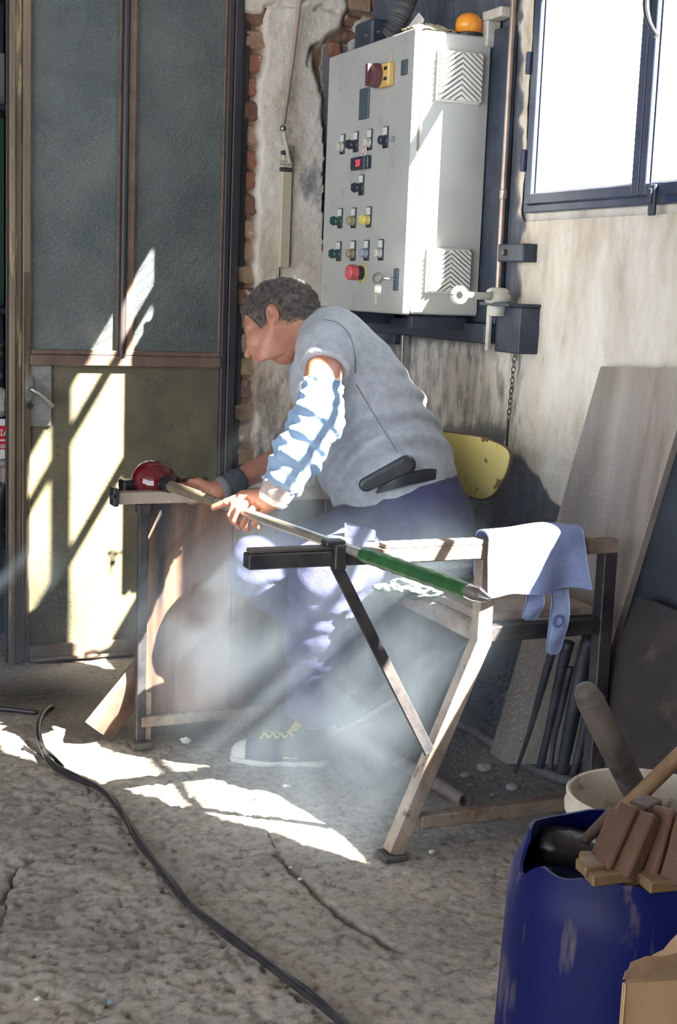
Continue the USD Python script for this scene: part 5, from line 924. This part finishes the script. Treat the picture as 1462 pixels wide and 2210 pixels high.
dW = nrm(WRn-ELn); part(man, 'knit_cuff', band(SW-dW*.016, SW+dW*.036, .049, .043, .002), mat('grey_knit', srgb(150, 140, 138), srgb(170, 160, 158), 90, .9, 0, .3), True, label='grey knitted cuff'); part(man, 'wristband', band(SW+dW*.030, SW+dW*.052, .0405, .0375, .003), mat('white_wristband', srgb(204, 196, 184), srgb(218, 212, 202), 90, .9, 0, .2), True, label='white wristband on the near wrist')
dF = nrm(ELf-WRf); part(man, 'forearm_support', band(WRf+dF*.035, WRf+dF*.088, .034, .037, .001), mat('dark_elastic', srgb(56, 62, 70), srgb(70, 76, 84), 60, .8), True, label='dark elastic support on the far forearm'); part(man, 'wristband', band(WRf+dF*.006, WRf+dF*.028, .032, .034, .002), mat('grey_wristband', srgb(112, 114, 118), None, rough=.8), True, label='grey wristband on the far wrist')
# --- shoes
M['shoe'] = mat('charcoal_canvas', srgb(46, 52, 62), srgb(66, 72, 82), 30, .8, 0, .2); M['rubber'] = mat('pale_rubber', srgb(176, 176, 170), srgb(200, 198, 190), 20, .6); M['lace'] = mat('yellow_lace', srgb(206, 192, 92), srgb(220, 206, 110), 30, .8)
def shoe(heel, toe, up, ank, seed):
    L = np.linalg.norm(toe-heel); x = nrm(toe-heel); y = nrm(np.cross(up, x)); z_ = np.cross(x, y); S_ = lambda a, b, c: heel+x*a*L+y*b+z_*c
    def up_(P):
        d = chain(P, [S_(.10, 0, .050), S_(.35, 0, .045), S_(.62, 0, .034), S_(.88, .004, .026)], [.038, .042, .046, .034], .03)
        d = smin(d, cap(P, S_(.14, 0, .07), S_(.16, 0, .105), .040, .040), .03); return smax(smax(d, -half(P, S_(0, 0, .012), z_), .004), -cap(P, S_(.13, 0, .09), S_(.12, 0, .16), .030, .034), .006)
    def so_(P):
        d = chain(P, [S_(.10, 0, .008), S_(.40, 0, .008), S_(.66, .002, .008), S_(.90, .004, .010)], [.038, .036, .046, .034], .03); return smax(smax(d, half(P, S_(0, 0, .018), z_), .003), -half(P, S_(0, 0, .0), z_), .003)
    sp = [S_(a, b, c) for a in (0, 1) for b in (-.05, .05) for c in (0, .14)]
    sh_ = part(man, 'shoe', sdf_mesh(up_, sp, .03, .0042, 1), M['shoe'], True); part(sh_, 'sole', sdf_mesh(so_, sp, .03, .0042, 1), M['rubber'], True)
    tc = lambda P: smax(chain(P, [S_(.62, 0, .034), S_(.88, .004, .026)], [.0475, .0360], .03), -half(P, S_(.84, 0, 0), x), .004)
    part(sh_, 'toe_cap', sdf_mesh(lambda P: smax(tc(P), -half(P, S_(0, 0, .017), z_), .003), sp, .03, .004, 1), M['rubber'], True)
    def onup(a, b): # height of the upper above the sole at this spot
        zs_ = np.linspace(.01, .16, 120); q = np.array([S_(a, b, c) for c in zs_]); k = np.where(up_(q) < 0)[0]; return S_(a, b, zs_[k[-1]] if len(k) else .06)
    for i in range(4):
        a = .36+.085*i
        for s in (-1, 1): part(sh_, 'lace', tube([onup(a, s*.024)+z_*.001, onup(a+.04, 0)+z_*.004, onup(a+.08, -s*.024)+z_*.001], .0032, 7), M['lace'], True)
    k0 = onup(.36, 0)+z_*.004
    for s in (-1, 1): part(sh_, 'bow', sheet(np.array([[k0+(x*-.4+y*s*.55+z_*.5)*.055*t + y*s*.010*w*math.sin(t*2.6) + x*.014*w for w in (-1, 0, 1)] for t in np.linspace(0, 1, 9)]), .003), M['lace'], True)
    for s in (-1, 1): q0, q1, q2 = [S_(a, s*.001, c)+y*s*.0445 for a, c in ((.30, .03), (.46, .028), (.36, .052))]; part(sh_, 'side_flash', hull([p+y*s*e for p in (q0, q1, q2, S_(.40, s*.0455, .040)) for e in (-.006, .002)]), M['lace'])
    return sh_
shoe(onz(706, 1650), onz(500, 1640), V(0, 0, 1), ANn, 1)
t2, h2 = onz(722, 1592)+V(0, 0, .012), at(872, 1500, 4.30); shoe(h2, t2, nrm(np.cross(t2-h2, V(-.35, -1, .1)))*1.0 if np.cross(t2-h2, V(-.35, -1, .1))[2] > 0 else -nrm(np.cross(t2-h2, V(-.35, -1, .1))), ANf, 2)
# ------------------------------------------------------------------ drifting smoke
blobs = [((590, 1400), 3.95, .36, .55), ((720, 1690), 3.60, .28, .6), ((460, 1270), 4.0, .26, .6), ((1000, 1560), 3.85, .36, 1.1), ((1330, 1060), 3.75, .22, .7), ((1190, 1130), 3.9, .26, .8), ((20, 1320), 4.85, .30, 1.0), ((640, 1020), 4.0, .22, .55), ((540, 850), 4.2, .18, .5), ((560, 1600), 3.9, .26, .35), ((880, 1380), 3.7, .32, 1.0), ((120, 1420), 4.9, .30, .6)]
N = {'g': ('geometry', {}), 'm': ('mapping', {'scale': (1.3, 1.3, .9)}), 'n': ('noise_texture', {'scale': 3.4, 'detail': 4, 'roughness': .55, 'distortion': .8}), 'r': ('map_range', {'from_min': .36, 'from_max': .74, 'to_min': .12, 'to_max': 1.7, 'clamp': True}),
     'k': ('math', {'math_type': 'multiply'}), 'd': ('math', {'math_type': 'multiply', 'value2': 1.7}), 'v': ('principled_volume', {'color': (.68, .83, 1.0), 'anisotropy': .3})}
L = [('g.position', 'm.vector'), ('m.vector', 'n.vector'), ('n.fac', 'r.value')]; prev = None
for i, (p, d, r, s) in enumerate(blobs):
    c = at(*p, d); N[f'c{i}'] = ('vector_math', {'math_type': 'distance', 'vector2': tuple(c)}); N[f's{i}'] = ('map_range', {'range_type': 'smoothstep', 'from_min': r*1.35, 'from_max': r*.1, 'to_min': 0, 'to_max': s, 'clamp': True})
    L += [('g.position', f'c{i}.vector1'), (f'c{i}.value', f's{i}.value')]; cur = f's{i}.result'
    if prev: N[f'a{i}'] = ('math', {'math_type': 'add'}); L += [(prev, f'a{i}.value1'), (cur, f'a{i}.value2')]; cur = f'a{i}.value'
    prev = cur
L += [(prev, 'k.value1'), ('r.result', 'k.value2'), ('k.value', 'd.value1'), ('d.value', 'v.density')]
M['smoke'] = usdkit.material(stage, '/World/Looks/drifting_smoke', N, L, volume='v.volume')
single('smoke', bx(.2, 2.2, 2.55, 5.0, .012, 1.42, 0), M['smoke'], 'pale blue smoke drifting round the bench and the man', 'smoke', False, kind='stuff')
